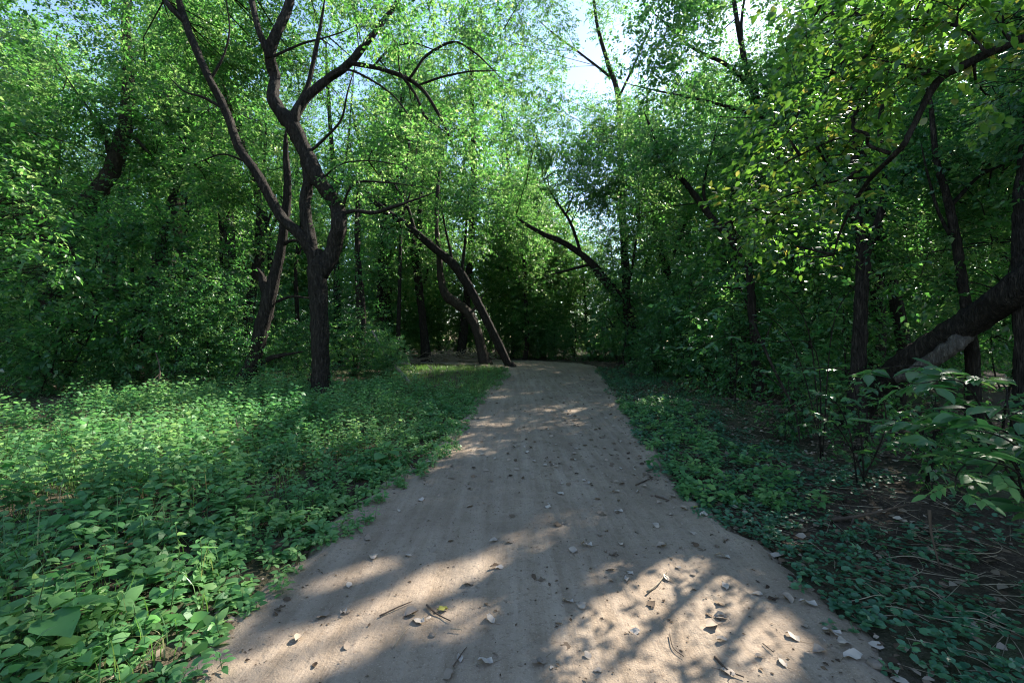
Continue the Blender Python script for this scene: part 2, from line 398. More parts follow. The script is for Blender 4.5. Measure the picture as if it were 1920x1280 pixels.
# ------------------------------------------------------------------ trees
def sprays(C, R, n, L, r_, m=13, flat=.8, cull=True, droop=.25, wide=.6, jitter=.5):
    """leafy twigs through a lobe of a crown: returns leaf batch arrays and twig segments"""
    d = unit(r_.standard_normal((n, 3))); rad = R * r_.random(n) ** .45
    S0 = C + d * rad[:, None] * np.array([1, 1, flat])
    dirn = unit(d * .7 + r_.standard_normal((n, 3)) * np.array([.7, .7, .35]) - np.array([0, 0, droop]))
    ln = (.25 + .22 * r_.random(n)) * (L / .085) ** .8
    t = (np.arange(m)[None, :] + r_.random((n, m))) / m
    side = unit(np.cross(dirn, [0, 0, 1]) + 1e-4)
    sg = np.where((np.arange(m) % 2)[None, :] == 0, 1., -1.) * (.6 + .4 * r_.random((n, m)))
    P = S0[:, None, :] + dirn[:, None, :] * (t * ln[:, None])[..., None] + side[:, None, :] * (sg * .25 * L)[..., None] + r_.standard_normal((n, m, 3)) * .3 * L
    D = unit(dirn[:, None, :] * .7 + side[:, None, :] * sg[..., None] + r_.standard_normal((n, m, 3)) * .35 - np.array([0, 0, .25]))
    N = unit(np.array([0, 0, 1.]) + r_.standard_normal((n, m, 3)) * jitter)
    st = r_.random(n)
    tint = np.clip(.65 * st[:, None] + .35 * r_.random((n, m)) + .08 * r_.standard_normal((n, m)), 0, 1)
    P = P.reshape(-1, 3); D = D.reshape(-1, 3); N = N.reshape(-1, 3); tint = tint.reshape(-1)
    LL = L * np.clip(1 + .28 * r_.standard_normal(len(P)), .45, 1.7)
    if cull:
        k = keep_sunny(P, r_) & (np.hypot(P[:, 0], P[:, 1]) > .9); P, D, N, tint, LL = P[k], D[k], N[k], tint[k], LL[k]
    return (P, D, N, LL, LL * wide, tint), (S0, S0 + dirn * ln[:, None])

def make_crown(name, lobes, L, mat, parent, origin, r_, dens=1.0, m=13, branch_from=None, bark_m=None, shape='quad', cull=True, twigs=True, jitter=.5, fine_twigs=True):
    """lobes: list of (centre, radius)"""
    batches, segA, segB, ra, rb = [], [], [], [], []
    for C, R in lobes:
        n = max(4, int(dens * 26 * R * R / (L / .085) ** 1.6))
        (P, D, N, LL, WW, tint), (A, B) = sprays(np.asarray(C, float), R, n, L, r_, m, cull=cull, jitter=jitter)
        batches.append((leaf_quads if shape == 'quad' else leaf_oval)(P - origin, D, N, LL, WW, tint))
        nt_ = n // 3 if fine_twigs else 0
        segA.append(A[:nt_]); segB.append(B[:nt_]); ra.append(np.full(nt_, .004)); rb.append(np.full(nt_, .0015))
        if branch_from is not None and len(branch_from):
            bf = branch_from; C = np.asarray(C, float)
            nb = min(n, 6 if R < 1.6 else 9)
            q = bf[np.argmin(((bf - C) ** 2).sum(1) + (np.maximum(bf[:, 2] - C[2] + .3 * R, 0) * 1.5) ** 2)]
            mid = q * .55 + C * .45 + r_.standard_normal(3) * .15 * R - np.array([0, 0, .06 * R])
            # side shoots leave the bough at different heights and bend on the way to the leaf sprays
            f = r_.uniform(.15, 1, nb)[:, None]; st = np.where(f < .5, mid + (C - mid) * f * .8, mid + (C - mid) * f)
            pick = A[np.argsort(((A - C) @ (C - q)) * -1 + r_.random(n) * R)[:nb]]
            k1 = st * .62 + pick * .38 + r_.standard_normal((nb, 3)) * .12 * R + np.array([0, 0, .05 * R]); k2 = st * .25 + pick * .75 + r_.standard_normal((nb, 3)) * .09 * R
            w = .007 + .007 * R
            segA += [np.array([q, mid]), st, k1, k2]; segB += [np.array([mid, C]), k1, k2, pick]
            ra += [np.array([w * 1.6, w]), np.full(nb, w * .55), np.full(nb, w * .4), np.full(nb, w * .28)]
            rb += [np.array([w, w * .5]), np.full(nb, w * .4), np.full(nb, w * .28), np.full(nb, .003)]
    o = link(name, mesh_from(name, batches, mat, smooth=False), parent, kind='stuff')
    if twigs:
        sa, sb, wa, wb = np.concatenate(segA), np.concatenate(segB), np.concatenate(ra), np.concatenate(rb)
        if cull: k = keep_sunny((sa + sb) / 2, r_); sa, sb, wa, wb = sa[k], sb[k], wa[k], wb[k]
        st = sticks(sa - origin, sb - origin, wa, wb)
        link('twigs', mesh_from('twigs', [st], bark_m or BARK), parent, kind='stuff')
    return o

def rect_lobes(x0, y0, x1, y1, Y0, Y1, n, r0, r1, r_):
    out = []
    for _ in range(n):
        Y = r_.uniform(Y0, Y1); out.append((at(r_.uniform(x0, x1), r_.uniform(y0, y1), Y), r_.uniform(r0, r1)))
    return out

ALL_BASES = []
DENS = 4.2      # leafiness of the trees that can be told apart
def pixel_tree(name, label, Y, trunk, limbs=(), lobes=(), L=.085, mat=None, bark_m=None, group=None, dens=1.0, sides=10, cat='tree', limb_name='limb', lift=True, shape='quad', jitter=.5):
    """trunk and limbs: lists of (px, py, width px[, depth]); built at real depth and size, rooted in the ground"""
    mat = mat or LEAF; bark_m = bark_m or BARK
    r_ = np.random.default_rng(abs(hash(name + label)) % 1) if False else np.random.default_rng(sum(map(ord, name + label)))
    def conv(pts):
        P, R = [], []
        for q in pts:
            y = q[3] if len(q) > 3 else Y
            P.append(at(q[0], q[1], y)); R.append(q[2] * .5 * y / F)
        return P, R
    P, R = conv(trunk)
    base = P[0].copy(); g = float(gz(base[0], base[1]))
    if lift:
        if base[2] > g + .12:
            P.insert(0, np.array([base[0] + (base[0] - P[1][0]) * .4, base[1], g])); R.insert(0, R[0] * 1.12)
        else:
            P[0][2] = g
        b0 = P[0]
        P.insert(0, b0 + np.array([0, 0, -.25])); R.insert(0, R[0] * 1.5)
        R[1] *= 1.25
    origin = np.array([P[1][0], P[1][1], g]) if lift else P[0].copy()
    ALL_BASES.append((origin[0], origin[1]))
    root = link(name, None, label=label, cat=cat, group=group, loc=origin)
    P.append(P[-1] + (P[-1] - P[-2]) * .5 + r_.standard_normal(3) * .06); R.append(max(R[-1] * .3, .004))
    bt = tube(np.array(P) - origin, R, sides, 7, .055)
    link('trunk', mesh_from('trunk', [bt], bark_m), root)
    skel = [catmull(np.array(P), 4)[len(P):]]
    mains = []
    for lm in limbs:
        p, r = conv(lm); p = np.array(p); p[1:] += r_.standard_normal((len(p) - 1, 3)) * np.array([0, .07, 0])
        p = np.vstack([p, p[-1] + (p[-1] - p[-2]) * .7 + r_.standard_normal(3) * .05]); r = list(r) + [.004]
        if limb_name == 'limb' and r[2] < .012: r[-1] = .002
        d0 = np.min(np.linalg.norm(skel[0] - p[0], axis=1)); host = root
        for mo, sk in mains:
            dm = np.min(np.linalg.norm(sk - p[0], axis=1))
            if dm < d0: d0, host = dm, mo
        nm = limb_name if host is root else 'branch'
        ob = link(nm, mesh_from(nm, [tube(p - origin, r, 9, 5, .07)], bark_m), host)
        if host is root: mains.append((ob, catmull(p, 4)))
        skel.append(catmull(p, 3))
    if lobes:
        make_crown('crown', lobes, L, mat, root, origin, r_, dens * DENS, branch_from=np.concatenate(skel), bark_m=bark_m, shape=shape, jitter=jitter)
    return root

R0 = np.random.default_rng(3)
# the forked tree on the left of the path
pixel_tree('forked_tree', 'dark forked tree with spreading crooked limbs rising from the weeds left of the path', 10.6,
    [(606, 758, 42), (602, 720, 35), (601, 650, 32), (598, 560, 31), (595, 500, 33)],
    [[(598, 515, 32), (622, 468, 29), (637, 420, 27), (627, 382, 26), (600, 340, 26), (575, 290, 27), (555, 245, 28), (538, 222, 27)],
     [(540, 230, 26), (516, 190, 22), (508, 140, 20), (505, 100, 20), (522, 60, 18), (540, 0, 16), (548, -70, 11)],
     [(506, 110, 14), (490, 60, 11), (472, 0, 10), (460, -70, 7)],
     [(548, 230, 20), (570, 190, 17), (610, 150, 15), (648, 122, 14), (690, 80, 12), (720, 40, 10), (745, 0, 9), (770, -50, 6)],
     [(652, 118, 9), (700, 128, 8), (750, 138, 8), (790, 165, 7), (820, 210, 6), (838, 245, 4)],
     [(766, 150, 5), (782, 128, 5), (800, 102, 5), (850, 82, 4), (890, 100, 3), (922, 128, 2)],
     [(785, 160, 4), (830, 145, 4), (880, 135, 3), (915, 128, 2)],
     [(592, 508, 24), (580, 440, 22), (572, 385, 20), (578, 330, 18), (562, 270, 16), (560, 220, 13), (575, 160, 9), (590, 100, 8), (602, 30, 5)],
     [(592, 485, 24), (565, 440, 21), (532, 412, 20), (508, 372, 18), (480, 320, 17), (447, 275, 16), (420, 205, 15), (395, 150, 14), (365, 85, 13), (345, 35, 12), (335, -10, 11), (328, -80, 8)],
     [(350, 45, 9), (325, 20, 9), (300, -10, 8), (278, -45, 5)],
     [(637, 402, 8), (665, 395, 7), (700, 398, 7), (740, 390, 6), (790, 372, 3)],
     [(750, 138, 6), (778, 175, 5), (795, 215, 5), (815, 235, 3), (838, 252, 2)], [(700, 125, 4), (735, 90, 4), (775, 80, 3), (815, 95, 2)], [(612, 150, 5), (650, 135, 4), (690, 145, 4), (735, 175, 3), (765, 215, 2)],
     [(575, 290, 6), (610, 262, 5), (640, 225, 4), (655, 180, 3), (662, 130, 2)], [(640, 395, 5), (668, 350, 4), (715, 340, 3), (770, 345, 2)], [(600, 340, 4), (640, 310, 3), (690, 300, 2), (735, 310, 2)],
     [(480, 320, 6), (455, 300, 4), (420, 290, 3), (385, 300, 2)], [(420, 205, 6), (385, 185, 5), (350, 175, 3), (322, 150, 2)], [(395, 150, 5), (420, 110, 4), (430, 60, 3), (425, 10, 2)], [(505, 110, 5), (560, 80, 4), (600, 70, 3), (640, 55, 2)]],
    rect_lobes(640, -60, 1000, 60, 9.2, 12, 12, .6, .95, R0) + rect_lobes(640, 0, 1000, 220, 11.2, 13.5, 22, .6, 1.05, R0) + rect_lobes(720, 240, 960, 330, 9.4, 11.2, 12, .5, .75, R0) + rect_lobes(270, -40, 640, 180, 11.2, 14, 22, .6, 1.0, R0) + rect_lobes(560, 20, 760, 330, 11.5, 15, 16, .6, 1.0, R0)
    + rect_lobes(380, 180, 560, 400, 11, 13, 8, .5, .85, R0) + rect_lobes(640, 330, 800, 420, 10, 12, 5, .5, .7, R0), L=.075, dens=1.0, sides=14)
pixel_tree('snapped_tree', 'thin black leaning tree with a snapped stub beside the forked tree', 11.3,
    [(428, 752, 32), (455, 715, 27), (478, 670, 26), (490, 620, 26), (503, 570, 26), (515, 520, 21), (527, 470, 17), (535, 410, 16), (540, 350, 14), (537, 300, 11), (536, 265, 8)],
    [[(508, 570, 17), (497, 543, 16), (491, 522, 13), (488, 508, 5)], [(476, 688, 10), (510, 670, 9), (545, 663, 5)], [(531, 460, 7), (545, 452, 6), (570, 452, 4)], [(508, 570, 6), (540, 555, 5), (585, 560, 3)]],
    rect_lobes(450, 250, 600, 420, 11, 13, 4, .4, .6, R0), L=.07)
pixel_tree('thick_tree', 'thick furrowed trunk dividing into two limbs, half hidden by understory leaves', 15.5,
    [(135, 735, 60), (126, 680, 52), (118, 620, 48), (108, 560, 46), (98, 500, 46), (93, 450, 46)],
    [[(100, 475, 36), (135, 425, 32), (175, 375, 28), (205, 330, 26), (230, 270, 24), (237, 200, 20), (236, 130, 18), (237, 60, 15), (242, -20, 11)],
     [(92, 460, 26), (75, 410, 21), (45, 360, 18), (20, 310, 14), (-10, 250, 10)], [(240, 245, 10), (258, 262, 8), (275, 280, 4)], [(208, 300, 8), (190, 240, 7), (150, 180, 4)]],
    rect_lobes(-60, -20, 330, 330, 13.5, 19, 30, .8, 1.4, R0), bark_m=BARK_GREY, sides=14, L=.1)
pixel_tree('crooked_tree', 'crooked trunk bending left above its ragged lower half', 19,
    [(378, 690, 27), (376, 640, 25), (374, 590, 20), (366, 545, 24), (352, 490, 24), (340, 455, 22), (332, 420, 18), (325, 330, 14), (318, 260, 12), (312, 190, 9)],
    [[(374, 590, 7), (385, 540, 6), (388, 480, 5)], [(345, 470, 7), (315, 420, 5), (290, 380, 3)]], rect_lobes(250, 120, 420, 460, 18, 22, 14, .8, 1.3, R0), L=.11, bark_m=BARK_GREY)
pixel_tree('tall_slanting_tree', 'tall grey trunk slanting left behind the forked tree', 21,
    [(434, 690, 22), (432, 560, 20), (430, 480, 20), (428, 420, 20), (418, 350, 20), (405, 290, 18), (388, 230, 16), (370, 170, 14), (350, 100, 11), (335, 20, 8)],
    [], rect_lobes(280, 0, 480, 300, 20, 25, 14, .9, 1.5, R0), L=.11, bark_m=BARK_GREY)
for nm, lb, Y, tr, lob in [
    ('sapling', 'bare brown sapling stem standing among shaded brush near the thick trunk', 13, [(262, 735, 14), (258, 640, 12), (252, 590, 9), (248, 520, 6), (250, 440, 4)], (200, 420, 310, 600, 12, 14, 5)),
    ('sapling', 'slim dark sapling close beside the thick furrowed trunk', 14, [(172, 715, 11), (175, 640, 9), (180, 560, 8), (183, 470, 7), (178, 380, 5)], (120, 330, 250, 560, 13, 15, 6)),
    ('sapling', 'grey pole-like young tree just behind the slim dark sapling', 17, [(193, 700, 16), (195, 620, 14), (197, 560, 12), (200, 450, 9), (204, 340, 6)], (140, 300, 280, 520, 16, 19, 6)),
    ('sapling', 'thin upright sapling right of the forked tree trunk', 16, [(665, 722, 12), (672, 660, 11), (682, 610, 9), (676, 520, 8), (668, 440, 7), (672, 350, 5)], (620, 300, 750, 620, 15, 18, 11)),
    ('sapling', 'pale slender trunk behind the thin upright sapling', 18.5, [(680, 690, 13), (676, 620, 12), (672, 540, 12), (670, 470, 11), (672, 380, 8)], (600, 300, 740, 480, 18, 21, 6)),
    ('sapling', 'straight slender trunk seen high up through the leaves behind the crooked tree', 26, [(292, 660, 12), (295, 500, 11), (293, 330, 10), (292, 180, 8), (288, 60, 6)], (200, 40, 340, 260, 25, 29, 8))]:
    pixel_tree(nm, lb, Y, tr, [], rect_lobes(*lob[:6], lob[6], .5, .9, R0), L=.09, mat=LEAF_DK, sides=7, bark_m=BARK_GREY if 'grey' in lb or 'pale' in lb else BARK)
rs = np.random.default_rng(404)
for px, Y, w in [(30, 17, 12), (75, 21, 12), (225, 20, 11), (320, 24, 13), (345, 17, 7), (410, 15, 7), (490, 19, 10), (520, 24, 12), (560, 17, 8), (635, 22, 11), (720, 26, 12), (745, 20, 7)]:
    g = float(gz((px - 960) / F * Y, Y)); b0 = 640 + F * (CAM_H - g) / Y; l1 = rs.normal(0, 14); l2 = l1 + rs.normal(0, 22); hh = rs.uniform(330, 520)
    pixel_tree('slim_tree', 'slim dark trunk %s in the airy wood %s' % ('standing' if abs(l2) < 18 else 'leaning', 'left of the forked tree' if px < 590 else 'right of the forked tree'), Y,
               [(px, b0, w * 1.2), (px + l1 * .5, b0 - hh * .3, w), (px + l1, b0 - hh * .6, w * .8), (px + l2, b0 - hh, w * .55)], [[(px + l1, b0 - hh * .6, w * .5), (px + l1 + 20, b0 - hh * .75, w * .4), (px + l1 + 30, b0 - hh * .95, w * .25)]],
               rect_lobes(px - 60, b0 - hh - 40, px + 60, b0 - hh * .7, Y - 1, Y + 1.5, 4, .5, .9, rs), L=.095, group='slim trunks in the airy wood', sides=7, dens=.8)
pixel_tree('twin_stemmed_tree', 'dark upright tree dividing into two slender stems beyond the grass', 23,
    [(798, 650, 17), (793, 600, 14), (786, 540, 15), (780, 485, 15), (770, 440, 10), (757, 400, 9), (745, 340, 7), (738, 270, 5)],
    [[(782, 500, 11), (789, 450, 9), (786, 400, 8), (792, 330, 5)], [(787, 532, 5), (797, 525, 5), (803, 505, 3)]], rect_lobes(690, 240, 850, 500, 22, 26, 16, .8, 1.3, R0), L=.11)
pixel_tree('bowed_tree', 'mossy trunk with an s-shaped bow left of the leaning tree', 21.5,
    [(906, 668, 21), (895, 625, 18), (880, 590, 18), (858, 570, 19), (836, 553, 17), (826, 520, 13), (823, 470, 11), (818, 420, 8), (822, 340, 6)],
    [[(880, 590, 6), (893, 575, 5), (905, 555, 3)]], rect_lobes(760, 330, 900, 480, 20.5, 24, 12, .8, 1.2, R0), L=.11, bark_m=BARK_GREY)
pixel_tree('leaning_tree', 'black trunk leaning far left over the bend, rooted at the path edge', 20,
    [(953, 682, 15), (940, 655, 16), (920, 615, 16), (900, 575, 16), (875, 530, 17), (850, 495, 17), (820, 470, 15), (790, 445, 14), (760, 420, 13), (730, 400, 12), (700, 375, 9), (672, 340, 6)],
    [[(865, 515, 7), (872, 450, 5), (876, 390, 4)], [(850, 495, 5), (838, 440, 4), (828, 390, 3)], [(780, 440, 7), (765, 390, 6), (742, 350, 4)]],
    rect_lobes(680, 300, 900, 470, 18, 21, 18, .6, 1.1, R0) + rect_lobes(840, 330, 1000, 500, 19, 22, 8, .7, 1.1, R0), L=.1)
pixel_tree('arching_tree', 'dark trunk arching left over the end of the path from its right side', 20,
    [(1214, 686, 26), (1203, 650, 19), (1190, 610, 18), (1170, 575, 18), (1150, 545, 18), (1125, 515, 16), (1105, 490, 13), (1080, 470, 11), (1050, 452, 10), (1020, 440, 9), (985, 420, 6)],
    [[(1108, 495, 6), (1080, 502, 5), (1045, 512, 3)], [(1165, 568, 6), (1180, 520, 5), (1190, 460, 4)], [(1090, 478, 6), (1070, 420, 5), (1040, 370, 4)]],
    rect_lobes(990, 190, 1260, 370, 14.5, 20, 36, .7, 1.1, R0) + rect_lobes(990, 380, 1260, 500, 20.6, 23, 16, .7, 1.1, R0) + rect_lobes(1100, 240, 1220, 420, 16, 20, 10, .8, 1.1, R0), L=.09, mat=LEAF, dens=1.15)
pixel_tree('ivy_clad_tree', 'thick leafy trunk standing behind the arching tree', 22,
    [(1270, 690, 24), (1266, 620, 23), (1262, 580, 21), (1254, 530, 19), (1240, 475, 16), (1230, 420, 12), (1222, 340, 9), (1215, 220, 6)],
    [[(1250, 510, 8), (1275, 450, 6), (1300, 380, 4)]], rect_lobes(1180, 150, 1400, 500, 19, 24, 30, .9, 1.5, R0), L=.11, dens=1.1)
pixel_tree('slanting_understory_tree', 'slim dark tree slanting left above the shrubs right of the path', 11,
    [(1418, 690, 18), (1411, 600, 15), (1405, 512, 14), (1395, 482, 14), (1365, 445, 13), (1335, 410, 12), (1305, 370, 11), (1270, 325, 9), (1245, 290, 8), (1220, 240, 5)],
    [[(1400, 492, 7), (1402, 450, 6), (1412, 395, 4)], [(1330, 405, 6), (1322, 350, 5), (1330, 280, 3)]],
    rect_lobes(1190, 180, 1480, 460, 9.5, 12.5, 26, .5, .85, R0), L=.075, dens=1.1)
pixel_tree('upper_canopy_tree', 'tall tree whose dark branches cross the sky gap right of the path', 14,
    [(1520, 690, 24), (1500, 560, 22), (1470, 400, 20), (1440, 250, 16), (1405, 150, 12), (1385, 60, 9), (1370, -40, 6)],
    [[(1412, 165, 8), (1360, 120, 7), (1300, 90, 5), (1240, 40, 3)], [(1400, 140, 7), (1390, 60, 6), (1392, 10, 4)], [(1480, 440, 9), (1530, 300, 8), (1545, 150, 6), (1520, 40, 4)], [(1430, 220, 7), (1330, 190, 5), (1230, 170, 3)]],
    rect_lobes(1180, -40, 1380, 200, 11, 16, 20, .7, 1.1, R0) + rect_lobes(1400, -40, 1620, 380, 11, 16, 26, .8, 1.2, R0) + rect_lobes(1250, 130, 1450, 300, 12, 15, 12, .7, 1.0, R0) + rect_lobes(1240, -80, 1700, 160, 14, 20, 20, 1.0, 1.4, R0) + rect_lobes(1600, -80, 1900, 250, 9, 14, 12, .8, 1.2, R0), L=.1, dens=1.0)
pixel_tree('sky_gap_tree', 'light-crowned tall tree showing thin branches against the open sky', 26,
    [(1180, 660, 16), (1172, 500, 15), (1165, 350, 13), (1160, 190, 10), (1140, 120, 8), (1120, 50, 6), (1110, -30, 4)],
    [[(1162, 180, 5), (1190, 120, 4), (1215, 60, 3)], [(1150, 150, 5), (1100, 110, 4), (1040, 60, 3)]],
    [(at(1050, 40, 24), .9), (at(1000, 90, 25), 1.3), (at(1130, 60, 26), .6), (at(1120, 20, 26), .7), (at(1215, 40, 26), 1.2), (at(1040, 130, 25), .8), (at(1165, 250, 25), 1.4), (at(1080, 250, 25), 1.4), (at(1010, 230, 25), 1.4), (at(1100, 190, 26), .8), (at(960, 40, 22), 1.3), (at(1000, 160, 22), 1.3), (at(930, 150, 21), 1.2), (at(975, 250, 21), 1.2), (at(1040, 200, 23), 1.1), (at(1150, 120, 26), .7), (at(1175, 190, 25), 1.1), (at(1130, 215, 25), 1.0), (at(1020, -20, 23), 1.3), (at(1150, 10, 26), .8), (at(1210, 110, 25), 1.0), (at(1100, -40, 26), .9), (at(1060, 90, 25), .7), (at(890, 60, 20), 1.2)], L=.1, dens=1.15)
pixel_tree('double_trunk_tree', 'black double trunk standing in dense shade behind the right-hand shrubs', 7.5,
    [(1606, 735, 28), (1610, 650, 25), (1614, 560, 22), (1618, 480, 22), (1610, 420, 14), (1603, 370, 12), (1600, 300, 10), (1592, 200, 7)],
    [[(1620, 485, 15), (1645, 400, 12), (1656, 330, 11), (1650, 250, 9), (1660, 150, 6)], [(1604, 380, 5), (1550, 330, 4), (1500, 300, 3)]],
    rect_lobes(1480, 150, 1760, 480, 6.8, 9, 26, .4, .7, R0), L=.07, mat=LEAF_DK)
pixel_tree('slender_shade_tree', 'slender black trunk rising just behind the leaning log', 6.6,
    [(1822, 680, 22), (1813, 590, 18), (1801, 510, 16), (1790, 440, 15), (1775, 370, 13), (1755, 300, 10), (1745, 200, 7)],
    [[(1795, 465, 7), (1760, 400, 5), (1735, 330, 4)], [(1780, 390, 8), (1840, 330, 6), (1900, 300, 4)]],
    rect_lobes(1680, 180, 1960, 450, 7, 8.8, 24, .35, .65, R0), L=.065, mat=LEAF_DK)
pixel_tree('edge_tree', 'dark trunk beside the leaning log, cut by the picture edge', 5.6, [(1930, 700, 40), (1925, 560, 38), (1922, 430, 36), (1928, 330, 32), (1945, 150, 28), (1960, -60, 22)],
    [], rect_lobes(1850, -60, 2100, 300, 5, 7.2, 22, .4, .7, R0), L=.065, mat=LEAF_DK)
# big trunk leaning out of the frame on the right
o = pixel_tree('leaning_log', 'heavy black trunk leaning out over the right-hand shrubs', 8.2,
    [(1590, 790, 40, 8.3), (1660, 715, 44, 7.6), (1720, 668, 48, 7.0), (1780, 630, 50, 6.5), (1850, 585, 52, 6.0), (1920, 530, 54, 5.5), (2060, 430, 54, 5.0), (2250, 250, 50, 4.6)],
    [], [], cat='trunk', sides=14)
pale = at(1690, 690, 7.25)
P_ = np.array([at(1680, 712, 6.95), at(1735, 684, 6.6), (at(1785, 650, 6.3)), at(1812, 628, 6.25), at(1835, 600, 6.3)]) - np.array(o.location)
link('broken_limb', mesh_from('broken_limb', [tube(P_, [.05, .085, .10, .085, .03], 14, 6, .12)], OLDWOOD), o)['label'] = 'pale weathered broken limb'

# ------------------------------------------------------------------ background trees of the wood
def wood_tree(X, Y, H, r_, L, name, label, group, mat=LEAF, spread=1.0, lean=.08, nl=12, low=.22, bark_m=BARK, dens=.9, shrub=False, cull=True, cat=None, extra=()):
    g = float(gz(X, Y)); origin = np.array([X, Y, g])
    top = np.array([X + r_.normal() * lean * H, Y + r_.normal() * lean * H, g + H])
    mid = origin * .5 + top * .5 + np.array([r_.normal(), r_.normal(), 0]) * .04 * H
    root = link(name, None, label=label, cat=cat or ('shrub' if shrub else 'tree'), group=group, loc=origin)
    r0 = .011 * H + .04 if not shrub else .02
    pts = np.array([origin - [0, 0, .2], origin, origin * .72 + mid * .28 + r_.standard_normal(3) * .02 * H, mid, top * .6 + mid * .4, top])
    link('trunk' if not shrub else 'stem', mesh_from('trunk', [tube(pts - origin, [r0 * 1.4, r0 * 1.1, r0 * .9, r0 * .7, r0 * .45, r0 * .15], 7, 3, .05)], bark_m), root)
    lobes = []
    for k in range(nl):
        t = low + (1.02 - low) * (k + r_.random()) / nl
        c = origin * (1 - t) + top * t; rr = spread * H * (.16 + .05 * r_.random()) * (1.15 - .6 * abs(t - .55))
        a = r_.random() * 2 * pi; q = spread * H * .17 * r_.random() * (1.3 - t)
        lobes.append((c + np.array([cos(a) * q, sin(a) * q, 0]), rr))
    make_crown('crown', lobes + list(extra), L, mat, root, origin, r_, dens, branch_from=catmull(pts, 4)[5:], bark_m=bark_m, cull=cull, fine_twigs=False)
    return root
def copy_tree(src, X, Y, rot, sc, label, group):
    """a copy of a thing and of its parts, standing elsewhere"""
    c = src.copy(); COL.objects.link(c); c.location = (X, Y, float(gz(X, Y))); c.rotation_euler = (0, 0, rot); c.scale = (sc, sc, sc)
    c['label'] = label; c['group'] = group
    for ch in src.children:
        d = ch.copy(); COL.objects.link(d); d.parent = c
    return c

placed = []
MARKS = [('the forked tree', 600, 10.6), ('the snapped tree', 470, 11.3), ('the thick furrowed trunk', 120, 15.5), ('the crooked trunk', 365, 19), ('the thin upright sapling', 670, 16), ('the twin-stemmed tree', 788, 23), ('the bowed mossy trunk', 870, 21.5),
         ('the tree leaning over the bend', 930, 20), ('the arching trunk', 1170, 20), ('the thick leafy trunk', 1262, 22), ('the slim slanting tree', 1405, 11), ('the tall tree by the sky gap', 1500, 14), ('the black double trunk', 1615, 7.5), ('the slender black trunk', 1810, 6.6), ('the leaning log', 1720, 7)]
def where(X, Y):
    px = 960 + X / Y * F
    m = min(MARKS, key=lambda q: abs(q[1] - px) + (60 if q[2] > Y + 3 else 0))
    side = 'left of ' if px < m[1] - 70 else ('right of ' if px > m[1] + 70 else '')
    return ('in the wood %s%s' % (side, m[0])) if side else ('%s %s' % ('far behind' if Y > m[2] + 6 else ('behind' if Y > m[2] else 'in front of'), m[0]))
def free_spot(X, Y, dmin):
    if in_path(np.array([X]), np.array([Y]), .9)[0]: return False
    if any((X - a) ** 2 + (Y - b) ** 2 < dmin * dmin for a, b in placed): return False
    return True
rb = np.random.default_rng(21)
protos = {}
def put(kind, X, Y, H, label, group, rot, **kw):
    """first of a kind is built, the later ones are copies"""
    if kind not in protos:
        t = wood_tree(X, Y, H, rb, label=label, group=group, cull=False, **kw); protos[kind] = (t, H); return t
    src, H0 = protos[kind]
    return copy_tree(src, X, Y, rot, H / H0, label, group)
tries = 0; n_bg = 0
BG_LABELS = ['tall pale-crowned tree', 'leafy mid-height tree']
BG_GROUPS = ['tall trees deep in the wood', 'mid-height trees deep in the wood']
while n_bg < 78 and tries < 6000:
    tries += 1
    Y = rb.uniform(22.5, 48); px = rb.uniform(-200, 2120); X = (px - 960) / F * Y
    if 1030 < px < 1235: continue
    if X > 5 and Y > 29 and rb.random() < .55: continue
    if not free_spot(X, Y, 2.8): continue
    placed.append((X, Y)); k = n_bg % 2; v = rb.integers(0, 3)
    H = rb.uniform(15, 23) if k == 0 else rb.uniform(8, 13)
    kw = dict(L=.13, name='background_tree', nl=16, low=.22 if k == 0 else .12, spread=.72 if k == 0 else 1.0, bark_m=BARK_GREY if v % 2 else BARK)
    if X > 2.5 and Y < 28 and k == 0:
        wood_tree(X, Y, H, rb, label=BG_LABELS[k] + ' ' + where(X, Y), group=BG_GROUPS[k], dens=1.0, **kw)
    else:
        put((k, v), X, Y, H, BG_LABELS[k] + ' ' + where(X, Y), BG_GROUPS[k], rb.uniform(0, 6.28), dens=1.9, **kw)
    n_bg += 1
# low trees that close the view under the sky gap
for i, (px, Y, H) in enumerate([(1080, 30, 8.5), (1150, 33, 9), (1010, 31, 9), (1200, 29, 8), (1110, 27, 6.5), (1060, 36, 10), (1230, 34, 11), (960, 28, 8), (700, 30, 6), (760, 33, 7), (830, 30, 6), (880, 33, 7), (640, 33, 7), (920, 36, 8), (800, 38, 8), (725, 40, 9), (560, 36, 8), (860, 27.5, 4)]):
    X = (px - 960) / F * Y; placed.append((X, Y))
    put(('low', i % 2), X, Y, H, 'low bushy tree ' + where(X, Y), 'low trees beyond the path bend', rb.uniform(0, 6.28), L=.13, name='low_tree', nl=14, low=.1, spread=1.15, dens=2.0)
